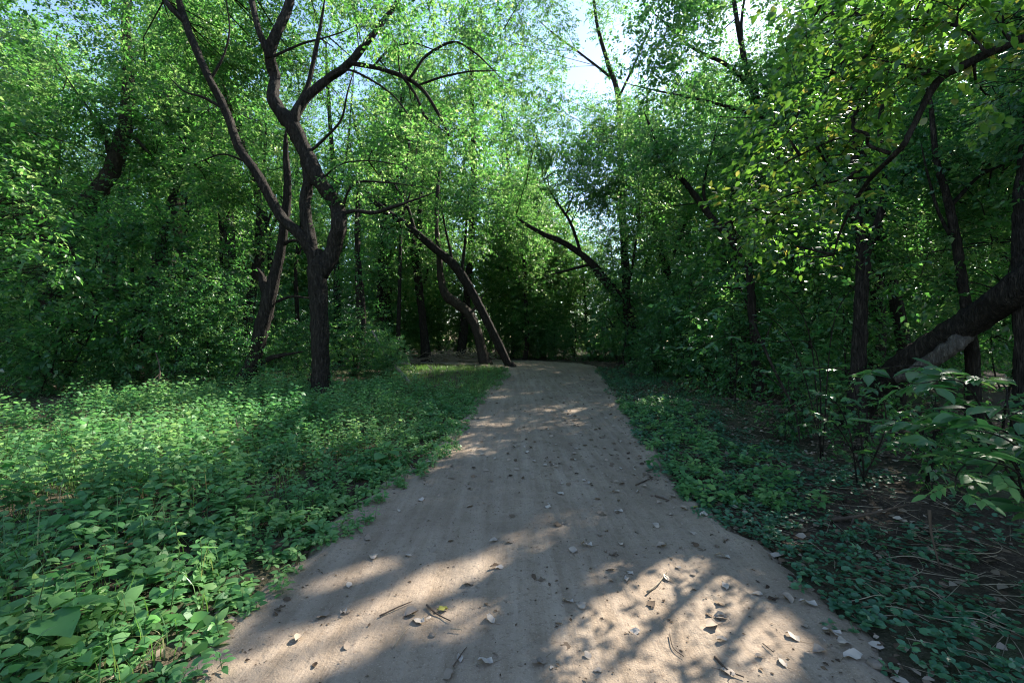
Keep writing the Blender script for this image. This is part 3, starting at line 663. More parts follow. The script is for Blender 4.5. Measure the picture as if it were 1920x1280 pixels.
# trees right of the path, at and beyond the edge of the frame, that shade it
for X, Y, H in [(7.5, 6.0, 8), (9.5, 3.0, 10), (12, 9.5, 13), (10, 12.5, 12), (15, 13, 15), (13.5, 5.0, 13), (7.8, 9.3, 9), (17.5, 18, 16), (13.5, 17.5, 14), (9.5, 16.5, 12), (20, 10, 15), (6.8, 1.5, 8)]:
    placed.append((X, Y))
    wood_tree(X, Y, H, rb, .095 if Y < 9 else .135, 'shade_tree', 'dark-trunked shade tree ' + where(X, Y), 'trees in the shady wood right of the path', nl=13, low=.3, spread=.9, dens=1.1)
for X, Y, H in [(-9.5, 6.5, 11), (-14.8, 11, 14), (-8.2, 14, 11), (-14, 17, 15), (-18, 13, 16)]:
    placed.append((X, Y))
    wood_tree(X, Y, H, rb, .09 if Y < 9 else .115, 'broadleaf_tree', 'broadleaf tree with low branches ' + where(X, Y), 'broadleaf trees left of the weedy clearing', nl=14, low=.22, spread=.85, dens=1.3,
              extra=[(at(a_, b_, c_), d_) for a_, b_, c_, d_ in [(60, 400, 7.5, .55), (110, 440, 7.8, .45), (30, 460, 7.2, .5), (140, 490, 8, .4), (20, 370, 7.5, .5), (90, 370, 7.8, .4), (60, 510, 7.4, .4)] for _ in (0, 1)] if Y < 7 else ())
# understory shrubs
n_s = 0; tries = 0
while n_s < 112 and tries < 8000:
    tries += 1
    Y = rb.uniform(11.5, 32); px = rb.uniform(-80, 2000); X = (px - 960) / F * Y
    if Y < 19 and 560 < px < 1230: continue
    if Y < 23 and 700 < px < 960: continue
    if X > 0 and X < 3.6 + .06 * Y and Y < 19.5: continue
    if px < 720 and Y < 21 and rb.random() < .6: continue
    if not free_spot(X, Y, 1.3): continue
    placed.append((X, Y))
    left = px < 960
    put(('shrub', int(rb.integers(0, 6))), X, Y, rb.uniform(1.8, 4.6), 'leafy understory shrub ' + where(X, Y),
              'understory shrubs of the wood', rb.uniform(0, 6.28), L=.085, name='understory_shrub', mat=LEAF_DK, nl=8, low=.1, spread=1.7, shrub=True, dens=1.9)
    n_s += 1
# low growth past the bend
for i in range(16):
    X = -4 + .75 * i + rb.normal(0, .2); Y = rb.uniform(27.2, 30) if X < 2.8 else rb.uniform(23.5, 26)
    put(('brush', i % 4), X, Y, rb.uniform(1.3, 2.4), 'low leafy growth ' + where(X, Y), 'low growth past the bend', rb.uniform(0, 6.28), L=.075, name='low_brush', mat=LEAF_DK, nl=7, low=.05, spread=2.0, shrub=True, dens=1.7)
# low dark brush behind the weeds on the left
for i in range(26):
    X = -13.5 + .42 * i + rb.normal(0, .25); Y = rb.uniform(11.4, 14.5)
    if -5.6 < X < -2.6 and Y < 12.5: Y += 2.2
    put(('brush', i % 4), X, Y, rb.uniform(.9, 1.9), 'low shaded brush behind the weed carpet ' + where(X, Y), 'low brush behind the weed carpet', rb.uniform(0, 6.28), L=.075, name='low_brush', mat=LEAF_DK, nl=7, low=.05, spread=2.0, shrub=True, dens=1.7)
# dense bushes close to the right side of the path
for X, Y, H in [(5.2, 5.6, .9), (6.3, 8.6, 2.4), (4.9, 8.0, 1.3), (6.2, 9.6, 2.6), (5.4, 11.2, 2.0), (7.6, 4.4, 1.4), (5.0, 3.6, .9), (6.4, 12.8, 2.6), (5.6, 14.6, 2.2), (8.2, 7.6, 3.0), (7.4, 11, 3.2), (4.9, 16.5, 1.9), (6.4, 17, 2.8), (4.5, 5.9, .9), (4.3, 7.2, 1.1), (4.6, 9.4, 1.2), (4.2, 4.6, .7), (5.6, 4.7, .8), (4.9, 12.6, 1.3), (4.6, 14.3, 1.4)]:
    wood_tree(X, Y, H, rb, .075, 'shade_bush', ('low' if H < 1.5 else 'tall') + ' dark leafy bush ' + where(X, Y), 'bushes crowding the right side of the path', mat=LEAF_DK, nl=8, low=.15, spread=1.7, shrub=True, dens=1.5, cat='bush')
# the far edge of the wood, a mass nobody could count
fb = []
rf = np.random.default_rng(8)
n = 30000
a = rf.uniform(-1.25, 1.25, n); Y = rf.uniform(50, 70, n); X = a * Y
Z = gz(X, Y) + rf.random(n) ** 1.3 * (15 + 7 * vnoise(X * .15, Y * 0, 5)) * np.where((X / Y > .08) & (X / Y < .30), .55, 1)
P = np.column_stack([X, Y, Z]); D = unit(rf.standard_normal((n, 3))); N = unit(rf.standard_normal((n, 3)) * .7 + [0, 0, 1.])
LL = rf.uniform(.4, .8, n)
link('far_wood', mesh_from('far_wood', [leaf_quads(P, D, N, LL, LL * .65, rf.random(n))], LEAF, False), label='dense green mass of the far woods behind all trees', cat='woods', kind='stuff')

# ------------------------------------------------------------------ weeds, grass and litter
rw = np.random.default_rng(77)
def cover_points(n, y0, y1, side, reach, power=1.0, inset=-.12, ypow=1.0):
    y = y0 + (y1 - y0) * rw.random(n) ** ypow
    d = inset + (reach - inset) * rw.random(n) ** power
    e = edge_left(y) + (vnoise(y * 2.2, y * 0, 31) - .5) * .25 if side < 0 else edge_right(y) + (vnoise(y * 2.0, y * 0, 33) - .5) * .25
    x = e + side * d
    return x, y, d
def weed_plants(x, y, h, L0, mat_scale=1.0, tint0=0.0):
    """upright stems with crossed pairs of oval leaves; returns leaf and stem batches"""
    n = len(x); z = gz(x, y); B = np.column_stack([x, y, z])
    lean = rw.standard_normal((n, 3)) * .18; lean[:, 2] = 1; T = unit(lean)
    K = 6; lv = []
    P_, D_, N_, L_, t_ = [], [], [], [], []
    a0 = rw.random(n) * 2 * pi; pt = rw.random(n)
    for k in range(K):
        f = (.28 + .72 * (k + 1) / K)
        for s in (0, 1):
            a = a0 + k * pi / 2 + s * pi + rw.normal(0, .3, n)
            d = np.column_stack([np.cos(a), np.sin(a), rw.normal(.12, .25, n)])
            P_.append(B + T * (h * f)[:, None] + d * .012); D_.append(d)
            N_.append(unit(np.array([0, 0, 1.]) + rw.standard_normal((n, 3)) * .42))
            L_.append(L0 * (1.25 - .65 * abs(f - .62)) * rw.uniform(.7, 1.25, n)); t_.append(np.clip(pt * .55 + .4 * rw.random(n) + tint0 + .12 * f, 0, 1))
    P = np.concatenate(P_); D = np.concatenate(D_); N = np.concatenate(N_); L = np.concatenate(L_); t = np.concatenate(t_)
    return leaf_oval(P, D, N, L, L * .56, t), sticks(B - [0, 0, .03], B + T * h[:, None], .0028, .0014)

x, y, d = cover_points(4600, 1.0, 11.8, -1, 7.8, 1.1, ypow=.95)
h = np.clip(.06 + .16 * np.clip(d, 0, 1.6) + .10 * vnoise(x, y, 41) * np.clip(d * 2, 0, 1) - .02, .05, .5) * rw.uniform(.6, 1.35, len(x)) * np.clip(1 + .05 * (y - 5), .9, 1.3) * (.65 + .8 * vnoise(x * 1.9, y * 1.9, 61))
w1, s1 = weed_plants(x, y, h, rw.uniform(.045, .085, len(x)) * (.7 + .6 * vnoise(x * 1.3 + 9, y * 1.3, 62)), tint0=(vnoise(x * .9, y * .9, 63) - .5) * .5)
x, y, d = cover_points(1000, 1.2, 19, -1, 1.0, 1.3, inset=-.28)
w2, s2 = weed_plants(x, y, rw.uniform(.05, .14, len(x)), rw.uniform(.03, .05, len(x)))
link('weed_cover', mesh_from('weed_cover', [w1, w2], WEED), label='thick carpet of green nettle-like weeds left of the path', cat='weeds', kind='stuff')
link('weed_stems', mesh_from('weed_stems', [s1, s2], GREENSTEM), label='thin green stems under the weed leaves left of the path', cat='stems', kind='stuff')

def blades(x, y, h, tint):
    n = len(x); z = gz(x, y); B = np.column_stack([x, y, z - .01]); a = rw.random(n) * 2 * pi
    o = np.column_stack([np.cos(a), np.sin(a), np.zeros(n)]); s = np.column_stack([-np.sin(a), np.cos(a), np.zeros(n)]); w = (.002 + .0018 * rw.random(n))[:, None]
    bend_ = rw.uniform(.15, .9, n)[:, None]; hh = h[:, None]; V = []
    for t, k in ((0, 1), (.4, 1), (.75, .7)):
        c = B + np.array([0, 0, 1.]) * hh * (t - .35 * bend_ * t * t) + o * hh * bend_ * t * t * .8
        V += [c - s * w * k, c + s * w * k]
    V.append(B + np.array([0, 0, 1.]) * hh * (1 - .42 * bend_) + o * hh * bend_ * .85)
    return (np.stack(V, 1), [(0, 1, 3, 2), (2, 3, 5, 4), (4, 5, 6)], tint)
gb = []
x, y, d = cover_points(900, 11, 19.3, -1, 4.2, 1.1); x = np.repeat(x, 9) + rw.normal(0, .06, 8100); y = np.repeat(y, 9) + rw.normal(0, .06, 8100)
gb.append(blades(x, y, rw.uniform(.1, .34, len(x)), rw.random(len(x)) * .85))
x, y, d = cover_points(800, 1.3, 11.5, -1, 6.5, 1.0); x = np.repeat(x, 8) + rw.normal(0, .05, 6400); y = np.repeat(y, 8) + rw.normal(0, .05, 6400)
gb.append(blades(x, y, rw.uniform(.12, .5, len(x)) * np.clip(.5 + .4 * (edge_left(y) - x), .5, 1.1), rw.random(len(x))))
x, y, d = cover_points(420, 9, 19, 1, 2.6, 1.1); x = np.repeat(x, 8) + rw.normal(0, .05, 3360); y = np.repeat(y, 8) + rw.normal(0, .05, 3360)
gb.append(blades(x, y, rw.uniform(.05, .16, len(x)), rw.random(len(x)) * .8))
link('grass', mesh_from('grass', gb, GRASS), label='tufts of bright green grass between weeds and path bend', cat='grass', kind='stuff')

# creeping round leaves along the right edge
x, y, d = cover_points(12500, 1.5, 15, 1, 2.7, 1.25, inset=-.05, ypow=1.3)
k = vnoise(x * 2.2, y * 2.2, 51) > .28 + .10 * d; x, y, d = x[k], y[k], d[k]
n = len(x); P = np.column_stack([x, y, gz(x, y) + rw.uniform(.015, .075, n)]); a = rw.random(n) * 2 * pi
D = np.column_stack([np.cos(a), np.sin(a), np.zeros(n)]); N = unit(np.array([0, 0, 1.]) + rw.standard_normal((n, 3)) * .3)
link('creeping_cover', mesh_from('creeping_cover', [leaf_round(P, D, N, rw.uniform(.014, .03, n), rw.random(n))], CREEP),
     label='low creeping round-leaved plants along the right path edge', cat='ground cover', kind='stuff')
x, y, d = cover_points(620, 4.5, 19, 1, 2.0, 1.2)
w3, s3 = weed_plants(x, y, rw.uniform(.05, .16, len(x)), rw.uniform(.035, .065, len(x)))
x, y, d = cover_points(160, 1.6, 4.5, 1, 1.4, 1.0)
w4, s4 = weed_plants(x, y, rw.uniform(.04, .09, len(x)), rw.uniform(.03, .045, len(x)))
x, y, d = cover_points(300, 4.2, 10.5, 1, 1.3, 1.2)
w5, s5 = weed_plants(x, y, rw.uniform(.08, .2, len(x)), rw.uniform(.05, .085, len(x)))
link('leafy_border', mesh_from('leafy_border', [w5], WEED), label='brighter knee-low weeds bordering the right path edge', cat='weeds', kind='stuff')
link('edge_weeds', mesh_from('edge_weeds', [w3, w4], CREEP), label='short leafy weeds scattered right of the path', cat='weeds', kind='stuff')

# leaf litter and small sticks of the woodland floor
n = 15000
x = np.concatenate([rw.uniform(1, 9, n // 2), rw.uniform(-14, 12, n - n // 2)]); y = np.concatenate([rw.uniform(.8, 14, n // 2), rw.uniform(5, 26, n - n // 2)])
k = ~in_path(x, y, -.1); x, y = x[k], y[k]; n = len(x)
P = np.column_stack([x, y, gz(x, y) + rw.uniform(.006, .03, n)]); a = rw.random(n) * 2 * pi
L = rw.uniform(.035, .085, n)
link('leaf_litter', mesh_from('leaf_litter', [leaf_oval(P, np.column_stack([np.cos(a), np.sin(a), rw.normal(0, .15, n)]), unit(np.array([0, 0, 1.]) + rw.standard_normal((n, 3)) * .35), L, L * .65, np.clip(rw.random(n) * .9, 0, .92))], LITTER),
     label='brown leaf litter covering the woodland floor', cat='leaf litter', kind='stuff')
n = 3600
x = np.concatenate([rw.uniform(1.2, 7, n // 2), rw.uniform(-12, 9, n - n // 2)]); y = np.concatenate([rw.uniform(1, 11, n // 2), rw.uniform(9, 24, n - n // 2)])
k = ~in_path(x, y, .05); x, y = x[k], y[k]; n = len(x)
P = np.column_stack([x, y, gz(x, y) + .012]); a = rw.random(n) * 2 * pi; l = rw.uniform(.08, .45, n)
Q = P + np.column_stack([np.cos(a) * l, np.sin(a) * l, rw.normal(.02, .03, n)])
Q[:, 2] = np.maximum(Q[:, 2], gz(Q[:, 0], Q[:, 1]) + .005)
link('twig_litter', mesh_from('twig_litter', [sticks(P, Q, rw.uniform(.0015, .005, n), .001)], STRAW), label='dry straw and broken twigs strewn on the woodland floor', cat='twigs', kind='stuff')
# drifts of dry leaves along both path edges
n = 2400
y = 1.4 + 16 * rw.random(n) ** 1.4; sd = np.where(rw.random(n) < .62, 1, -1); dd = rw.normal(-.02, .13, n)
x = np.where(sd > 0, edge_right(y) + dd, edge_left(y) - dd)
P = np.column_stack([x, y, np.maximum(gz(x, y), base_z(y)) + .02]); a = rw.random(n) * 2 * pi; L = rw.uniform(.015, .06, n)
link('edge_litter', mesh_from('edge_litter', [leaf_oval(P, np.column_stack([np.cos(a), np.sin(a), rw.normal(0, .2, n)]), unit(np.array([0, 0, 1.]) + rw.standard_normal((n, 3)) * .4), L, L * .6, rw.random(n) * .85)], LITTER),
     label='drifts of small dry leaves along both path edges', cat='leaf litter', kind='stuff')
# crumbs on the path
n = 4200
y = 1.6 + 17 * rw.random(n) ** 1.6; u = rw.random(n); x = edge_left(y) * (1 - u) + edge_right(y) * u
P = np.column_stack([x, y, base_z(y) + .012]); a = rw.random(n) * 2 * pi; L = rw.uniform(.006, .034, n) * rw.uniform(.4, 1, n)
P[:, 2] = [path_z(q[0], q[1]) + .003 for q in P]
link('path_crumbs', mesh_from('path_crumbs', [leaf_quads(P, np.column_stack([np.cos(a), np.sin(a), rw.normal(.1, .2, n)]), unit(np.array([0, 0, 1.]) + rw.standard_normal((n, 3)) * .3), L, L * .6, rw.random(n) * .7)], LITTER),
     label='tiny leaf crumbs and bark bits on the dirt path', cat='debris', kind='stuff')

# ------------------------------------------------------------------ single fallen leaves on the path
fl_mesh = []
for k, t0 in enumerate([.86, .78, .93, .70, .5, .28, .1, 1.0]):
    r_ = np.random.default_rng(100 + k)
    one = np.zeros((1, 3))
    b = leaf_fine(one + [-.5, 0, .02], np.array([[1., 0, .0]]), np.array([[0, 0, 1.]]), np.array([1.]), np.array([.5 + .22 * r_.random()]), np.array([t0]), droop=r_.uniform(-.28, .1), fold=r_.uniform(.0, .3), wob=.06, r=r_)
    b[0][0, 1:13, 1] *= 1 + .16 * r_.standard_normal(12); b[0][0, 1:13, 0] += .03 * r_.standard_normal(12)
    b[0][..., 2] -= b[0][..., 2].min() - .012
    st = sticks(np.array([[-.5, 0, .03]]), np.array([[-.92, .12 * r_.normal(), .05]]), .014, .010, np.array([.4]))
    fl_mesh.append(mesh_from('fallen_leaf', [b, st], LITTER))
FL = [('pale curled dry leaf lying on the dirt path', 'pale fallen leaves on the path'), ('brown crumpled leaf lying on the dirt path', 'brown fallen leaves on the path'),
      ('small dark curled leaf lying on the dirt path', 'dark fallen leaves on the path'), ('yellow-green fallen leaf lying on the dirt path', 'yellow-green fallen leaves on the path')]
kinds = [0, 0, 0, 0, 1, 1, 2, 3]
def fallen(x, y, s, k, rot):
    lb, gr = FL[kinds[k]]
    u = (x - edge_left(y)) / (edge_right(y) - edge_left(y))
    zone = 'far along the path' if y > 8 else ('along the left path edge' if u < .15 else ('along the right path edge' if u > .85 else ('in the shaded middle of the path' if y > 3.4 else ('on the dappled right half of the path' if u > .5 else 'on the sun-streaked left half of the path'))))
    lb = ('large ' if s > .055 else 'small ') + lb.replace('small ', '').replace('on the dirt path', zone)
    o = link('fallen_leaf', fl_mesh[k], label=lb, cat='leaf', group=gr, loc=(x, y, path_z(x, y)))
    o.rotation_euler = (rw.normal(0, .12), rw.normal(0, .12), rot); o.scale = (s, s, s * rw.uniform(.8, 1.5))
spots = [(960, 968), (1045, 985), (1030, 947), (1075, 1035), (1100, 1025), (937, 1067), (878, 1092), (925, 1015), (1145, 1068), (1175, 1085), (1150, 1038), (1160, 960), (1155, 925), (1195, 998), (1130, 965), (790, 940), (690, 1012),
         (645, 1150), (605, 1155), (770, 1150), (785, 1165), (920, 1165), (1065, 1130), (1090, 1138), (1190, 1180), (1060, 1210), (840, 1265), (910, 1245), (1010, 1245), (1240, 1028), (1300, 1080), (1360, 1105), (1350, 1160), (1335, 1178), (1420, 1120), (1475, 1130), (1485, 1200), (1580, 1220), (1600, 1245),
         (1355, 1050), (1360, 1017), (1300, 1003), (1320, 975), (1105, 905), (1050, 925), (880, 915), (1230, 990), (1250, 1085), (1515, 1145), (1455, 1045), (560, 1200), (655, 1100), (700, 1050), (1700, 1265), (1560, 1195), (1290, 930), (1265, 905)]
for q in spots:
    g = on_ground(*q); fallen(g[0], g[1], rw.uniform(.068, .105), int(rw.choice([0, 1, 2, 2, 3, 4])), rw.random() * 6.28)
n_f = len(spots)
while n_f < 290:
    y = 1.9 + 15 * rw.random() ** 1.7; m = rw.random()
    u = rw.beta(4, 2) if m < .55 else (rw.random() if m < .7 else (rw.beta(1, 12) if m < .82 else 1 - rw.beta(1.3, 10)))
    x = edge_left(y) * (1 - u) + edge_right(y) * u
    fallen(x, y, rw.uniform(.03, .075), int(rw.choice(8, p=[.15, .15, .12, .14, .16, .14, .11, .03])), rw.random() * 6.28); n_f += 1

n = 520
y = 5.0 + 13.5 * rw.random(n) ** 1.2; u = np.where(rw.random(n) < .6, rw.beta(3, 2, n), rw.random(n)); x = edge_left(y) * (1 - u) + edge_right(y) * u
P = np.column_stack([x, y, [path_z(a_, b_) + .012 for a_, b_ in zip(x, y)]]); a = rw.random(n) * 2 * pi; L = rw.uniform(.03, .085, n)
link('leaf_scatter', mesh_from('leaf_scatter', [leaf_fine(P, np.column_stack([np.cos(a), np.sin(a), np.zeros(n)]), unit(np.array([0, 0, 1.]) + rw.standard_normal((n, 3)) * .3), L, L * .65, rw.choice([.1, .3, .5, .75, .88], n), droop=-.05, fold=.1)], LITTER),
     label='small dry leaves scattered over the far stretch of the path', cat='fallen leaves', kind='stuff')
# twigs, stalks and stones on and beside the path
def rod(name, pts, r0, mat, label, cat, group=None, sides=6, side_twigs=0, lump=.1):
    P = np.array(pts, float); org = P[0].copy(); rad = np.linspace(r0, r0 * .45, len(P))
    bs = [tube(P - org, rad, sides, 4, lump)]
    for k in range(side_twigs):
        c = catmull(P, 4); q = c[rw.integers(2, len(c) - 2)]; dd = unit(rw.standard_normal(3) * [1, 1, .4] + [0, 0, .25]) * np.linalg.norm(P[-1] - P[0]) * rw.uniform(.12, .3)
        bs.append(tube(np.array([q, q + dd * .5 + rw.normal(0, .01, 3), q + dd]) - org, [r0 * .5, r0 * .4, r0 * .2], 5, 3, lump))
    return link(name, mesh_from(name, bs, mat), label=label, cat=cat, group=group, loc=org)
def path_pts(pxs, hgt=.012):
    out = []
    for p in pxs:
        g = on_ground(*p); out.append([g[0], g[1], path_z(g[0], g[1]) + hgt])
    return out
for pxs, r, mat, lb in [
    ([(1213, 1112), (1235, 1095), (1252, 1072)], .006, STRAW, 'bent tan twig beside the leaf-dappled sun patch on the path'),
    ([(712, 1160), (742, 1145), (772, 1130)], .005, TWIGM, 'straight brown twig on the left half of the path'),
    ([(800, 1135), (820, 1152), (845, 1166)], .006, TWIGM, 'dark forked twig lying near the straight brown twig'),
    ([(1192, 912), (1210, 903), (1222, 898)], .008, TWIGM, 'crooked dark twig near the right path edge below round leaves'),
    ([(1228, 934), (1255, 942)], .010, TWIGM, 'short thick stick at the right path edge'),
    ([(738, 1216), (752, 1196), (764, 1180)], .003, STRAW, 'fine pale straw on the sunlit left half of path'),
    ([(850, 1252), (866, 1226), (875, 1212)], .004, TWIGM, 'thin upright-looking stem with a leaf at its tip on path'),
    ([(1255, 1190), (1262, 1215), (1282, 1232)], .003, TWIGM, 'curved hair-thin root on the bright sand'),
    ([(1430, 1215), (1450, 1232)], .003, TWIGM, 'short fine twig by scattered leaves at right path side'),
    ([(1340, 1235), (1365, 1265), (1395, 1278)], .006, TWIGM, 'dark stick half buried in the sandy right side of path'),
    ([(845, 1180), (866, 1182)], .004, STRAW, 'short pale straw in the middle of the path')]:
    rod('twig', path_pts(pxs), r, mat, lb, 'twig', side_twigs=1 if r > .005 else 0)
for i, (px, py, s, lb) in enumerate([(650, 1148, .022, 'small grey stone on the left half of the path'), (1640, 1258, .034, 'rounded tan stone at the right path edge'), (810, 1192, .02, 'flat pale stone sunk in the path'), (1012, 1243, .017, 'small light pebble in the middle of the path')]):
    g = on_ground(px, py); bmv = []
    import bmesh
    bm = bmesh.new(); bmesh.ops.create_icosphere(bm, subdivisions=2, radius=s)
    for v in bm.verts: v.co *= 1 + .22 * (random.random() - .5); v.co.z *= .55
    me = bpy.data.meshes.new('stone'); bm.to_mesh(me); bm.free(); me.materials.append(STONE)
    for p in me.polygons: p.use_smooth = True
    link('stone', me, label=lb, cat='stone', loc=(g[0], g[1], path_z(g[0], g[1]) + s * .2))
# dry vine stalks at the lower right
for k in range(34):
    px = rw.uniform(1560, 1930); py = rw.uniform(1010, 1290)
    g = on_ground(px, py); a = rw.normal(-.35, .5); l = rw.uniform(.2, .7); c = rw.normal(0, .35)
    pts = []
    for t in np.linspace(0, 1, 5):
        xx = g[0] + l * t * cos(a + c * t * 2); yy = g[1] + l * t * sin(a + c * t * 2); pts.append([xx, yy, gz(xx, yy) + .02 + .07 * sin(pi * t) * rw.random()])
    if in_path(np.array([p[0] for p in pts]), np.array([p[1] for p in pts]), .02).any(): continue
    rod('dry_stalk', pts, rw.uniform(.002, .0042), STRAW, 'dry straw-coloured vine stalk curling over the litter right of the path', 'stalk', 'dry stalks right of the path', 5)
for pts, r, mat, lb, cat in [
    ([at(1742, 955, 3.35), at(1746, 1000, 3.3), at(1762, 1065, 3.2)], .011, TWIGM, 'dead stick stuck upright in the ground under the right-hand shrubs', 'stick'),
    ([at(1545, 975, 4.05), at(1620, 965, 4.1), at(1700, 945, 4.2)], .018, TWIGM, 'dark fallen branch lying in the litter under the right-hand shrubs', 'branch'),
    ([on_ground(775, 726) + [0, 0, .02], at(738, 682, 13.6), at(718, 655, 13.9), at(698, 620, 14.2)], .055, DEADWOOD, 'bare grey dead branch propped up in the grass left of the path', 'branch'),
    ([on_ground(636, 732) + [0, 0, .06], on_ground(675, 729) + [0, 0, .08], on_ground(722, 727) + [0, 0, .06]], .07, BARK, 'short dark log lying right of the forked tree', 'log'),
    ([on_ground(770, 705) + [0, 0, .05], on_ground(830, 700) + [0, 0, .06], on_ground(880, 698) + [0, 0, .04]], .05, DEADWOOD, 'grey fallen branch hidden in the grass before the bend', 'branch'),
    ([on_ground(560, 735) + [0, 0, .03], on_ground(610, 742) + [0, 0, .12], on_ground(690, 748) + [0, 0, .03]], .03, DEADWOOD, 'thin pale branch lying across the foot of the forked tree', 'branch'),
    ([at(1205, 700, 17), at(1262, 680, 16.5), at(1340, 700, 16)], .06, BARK, 'dark dead branch arching over the grass beside the arching tree', 'branch'),
    ([at(1265, 690, 15.6), at(1275, 665, 15.6), at(1285, 655, 15.6)], .07, DEADWOOD, 'pale broken stump sticking up beside the arching tree', 'stump'),
    ([at(1410, 600, 6.2), at(1450, 690, 6.0), at(1490, 770, 5.8), at(1500, 830, 5.7)], .02, BARK, 'thin dark dead stem slanting through the right-hand bushes', 'stem'),
    ([on_ground(280, 770) + [0, 0, .02], at(300, 700, 9.6), at(292, 660, 9.8)], .02, TWIGM, 'bent dead stem in the dark brush left of the snapped tree', 'stem')]:
    rod('dead_branch' if cat != 'log' else 'log', pts, r, mat, lb, cat, side_twigs=3)
bs = []
for k in range(170):
    c = np.array([rw.normal(-2.9, .9), rw.normal(23.2, .4), 0]); c[2] = base_z(c[1]) + abs(rw.normal(.15, .2)); dd = unit(rw.standard_normal(3) * [1, .6, .35]) * rw.uniform(.3, .9)
    bs.append((c - dd, c + dd))
A = np.array([b[0] for b in bs]); B = np.array([b[1] for b in bs]); A[:, 2] = np.maximum(A[:, 2], base_z(A[:, 1]) + .02); B[:, 2] = np.maximum(B[:, 2], base_z(B[:, 1]) + .02)
org = np.array([-2.9, 23.2, base_z(23.2)])
link('brush_pile', mesh_from('brush_pile', [sticks(A - org, B - org, .018, .006)], STRAW), label='brown pile of cut brush beyond the grass left of the bend', cat='brush pile', loc=org)

# ------------------------------------------------------------------ single leafy weeds above the carpet
def leaf_protos(mat, tints, wide, droop=.2, fold=.12):
    out = []
    for k, t0 in enumerate(tints):
        r_ = np.random.default_rng(300 + k)
        b = leaf_fine(np.zeros((1, 3)), np.array([[1., 0, 0]]), np.array([[0, 0, 1.]]), np.array([1.]), np.array([wide * r_.uniform(.9, 1.1)]), np.array([t0]), droop=droop * r_.uniform(.5, 1.6), fold=fold * r_.uniform(.5, 1.5), wob=.012, r=r_)
        out.append(mesh_from('leaf', [b], mat))
    return out
from mathutils import Matrix, Vector
def leaf_obj(me, parent, P, D, N, L, name='leaf'):
    D_, S_, N_ = frame(np.asarray(D, float)[None], np.asarray(N, float)[None]); D_, S_, N_ = D_[0], -S_[0], N_[0]
    o = bpy.data.objects.new(name, me); COL.objects.link(o); o.parent = parent
    o.matrix_local = Matrix(((D_[0] * L, S_[0] * L, N_[0] * L, P[0]), (D_[1] * L, S_[1] * L, N_[1] * L, P[1]), (D_[2] * L, S_[2] * L, N_[2] * L, P[2]), (0, 0, 0, 1)))
    return o
WL = leaf_protos(WEED, [.2, .4, .55, .7, .95], .56)
for k in range(64):
    if k < 44:
        px = rw.uniform(20, 560); py = rw.uniform(900, 1290); h = rw.uniform(.22, .42)
    else:
        px = rw.uniform(0, 640); py = rw.uniform(790, 900); h = rw.uniform(.35, .6)
    g = on_ground(px, py); X, Y = g[0], g[1]
    if X > edge_left(Y) - .12: continue
    z = float(gz(X, Y))
    lb = 'leafy green weed with paired oval leaves standing above the weed carpet' if k < 44 else 'taller leafy weed at the back of the weed carpet before the trees'
    root = link('leafy_weed', None, label=lb, cat='weed', group='single weeds in the carpet left of the path' if k < 44 else 'taller weeds before the trees', loc=(X, Y, z))
    tip = np.array([rw.normal(0, .06), rw.normal(0, .06), h])
    link('stem', mesh_from('stem', [tube(np.array([[0, 0, -.04], tip * .5 + rw.normal(0, .012, 3), tip]), [.004, .003, .0018], 5, 3, .05)], GREENSTEM), root)
    a0 = rw.random() * 6.28; K = 5
    for j in range(K):
        f = .35 + .65 * j / (K - 1)
        for s in (0, 1):
            a = a0 + j * pi / 2 + s * pi + rw.normal(0, .25)
            leaf_obj(WL[rw.integers(0, 5)], root, tip * f, (cos(a), sin(a), rw.normal(.1, .2)), unit(rw.standard_normal(3) * .25 + [0, 0, 1]), rw.uniform(.06, .1) * (1.15 - .45 * f))
# broad-leaved plants
BL = leaf_protos(WEED, [.35, .5, .6], .8, .25, .1)
for px, py, L, lb in [(70, 1240, .24, 'broad leaf of a burdock-like plant with a pale blotch in the weeds'), (725, 878, .2, 'broad-leaved plant at the path edge by the first shade band'), (40, 840, .16, 'broad-leaved plant catching full sun among the weeds'),
                      (505, 828, .15, 'broad-leaved plant in front of the snapped tree')]:
    g = on_ground(px, py); X, Y = g[0], g[1]; z = float(gz(X, Y)); root = link('broad_leaved_plant', None, label=lb, cat='plant', loc=(X, Y, z))
    for j in range(5):
        a = j * 1.26 + rw.normal(0, .2) - .6; st = np.array([cos(a) * .08, sin(a) * .08, .16 + .07 * rw.random()])
        link('stalk', mesh_from('stalk', [tube(np.array([[0, 0, -.03], st * [.4, .4, .6], st]), [.006, .005, .004], 5, 3, .05)], GREENSTEM), root)
        leaf_obj(BL[j % 3], root, st, (cos(a), sin(a), .05), unit(rw.standard_normal(3) * .15 + [0, 0, 1]), L * rw.uniform(.75, 1.05))
# dry seed stalks
for px, py, h, lb in [(165, 850, .5, 'tall tan seed stalk standing in the weeds before the thick trunk'), (248, 850, .42, 'dry forked seed stalk right of the tall tan one'), (283, 852, .36, 'short dry seed stalk beside the dark brush'), (455, 832, .35, 'dry grass stalk before the snapped tree')]:
    g = on_ground(px, py); X, Y = g[0], g[1]; z = float(gz(X, Y)); root = link('seed_stalk', None, label=lb, cat='stalk', loc=(X, Y, z))
    tip = np.array([rw.normal(0, .05), 0, h])
    link('stem', mesh_from('stem', [tube(np.array([[0, 0, -.03], tip * .5, tip]), [.005, .004, .003], 5, 3, .05)], STRAW), root)
    n = 26; f = rw.uniform(.6, 1, n); a = rw.random(n) * 6.28; A = tip * f[:, None]; B = A + np.column_stack([np.cos(a) * .05 * (1.3 - f), np.sin(a) * .05 * (1.3 - f), np.full(n, .06)])
    link('seed_head', mesh_from('seed_head', [sticks(A, B, .0025, .0035)], STRAW), root)

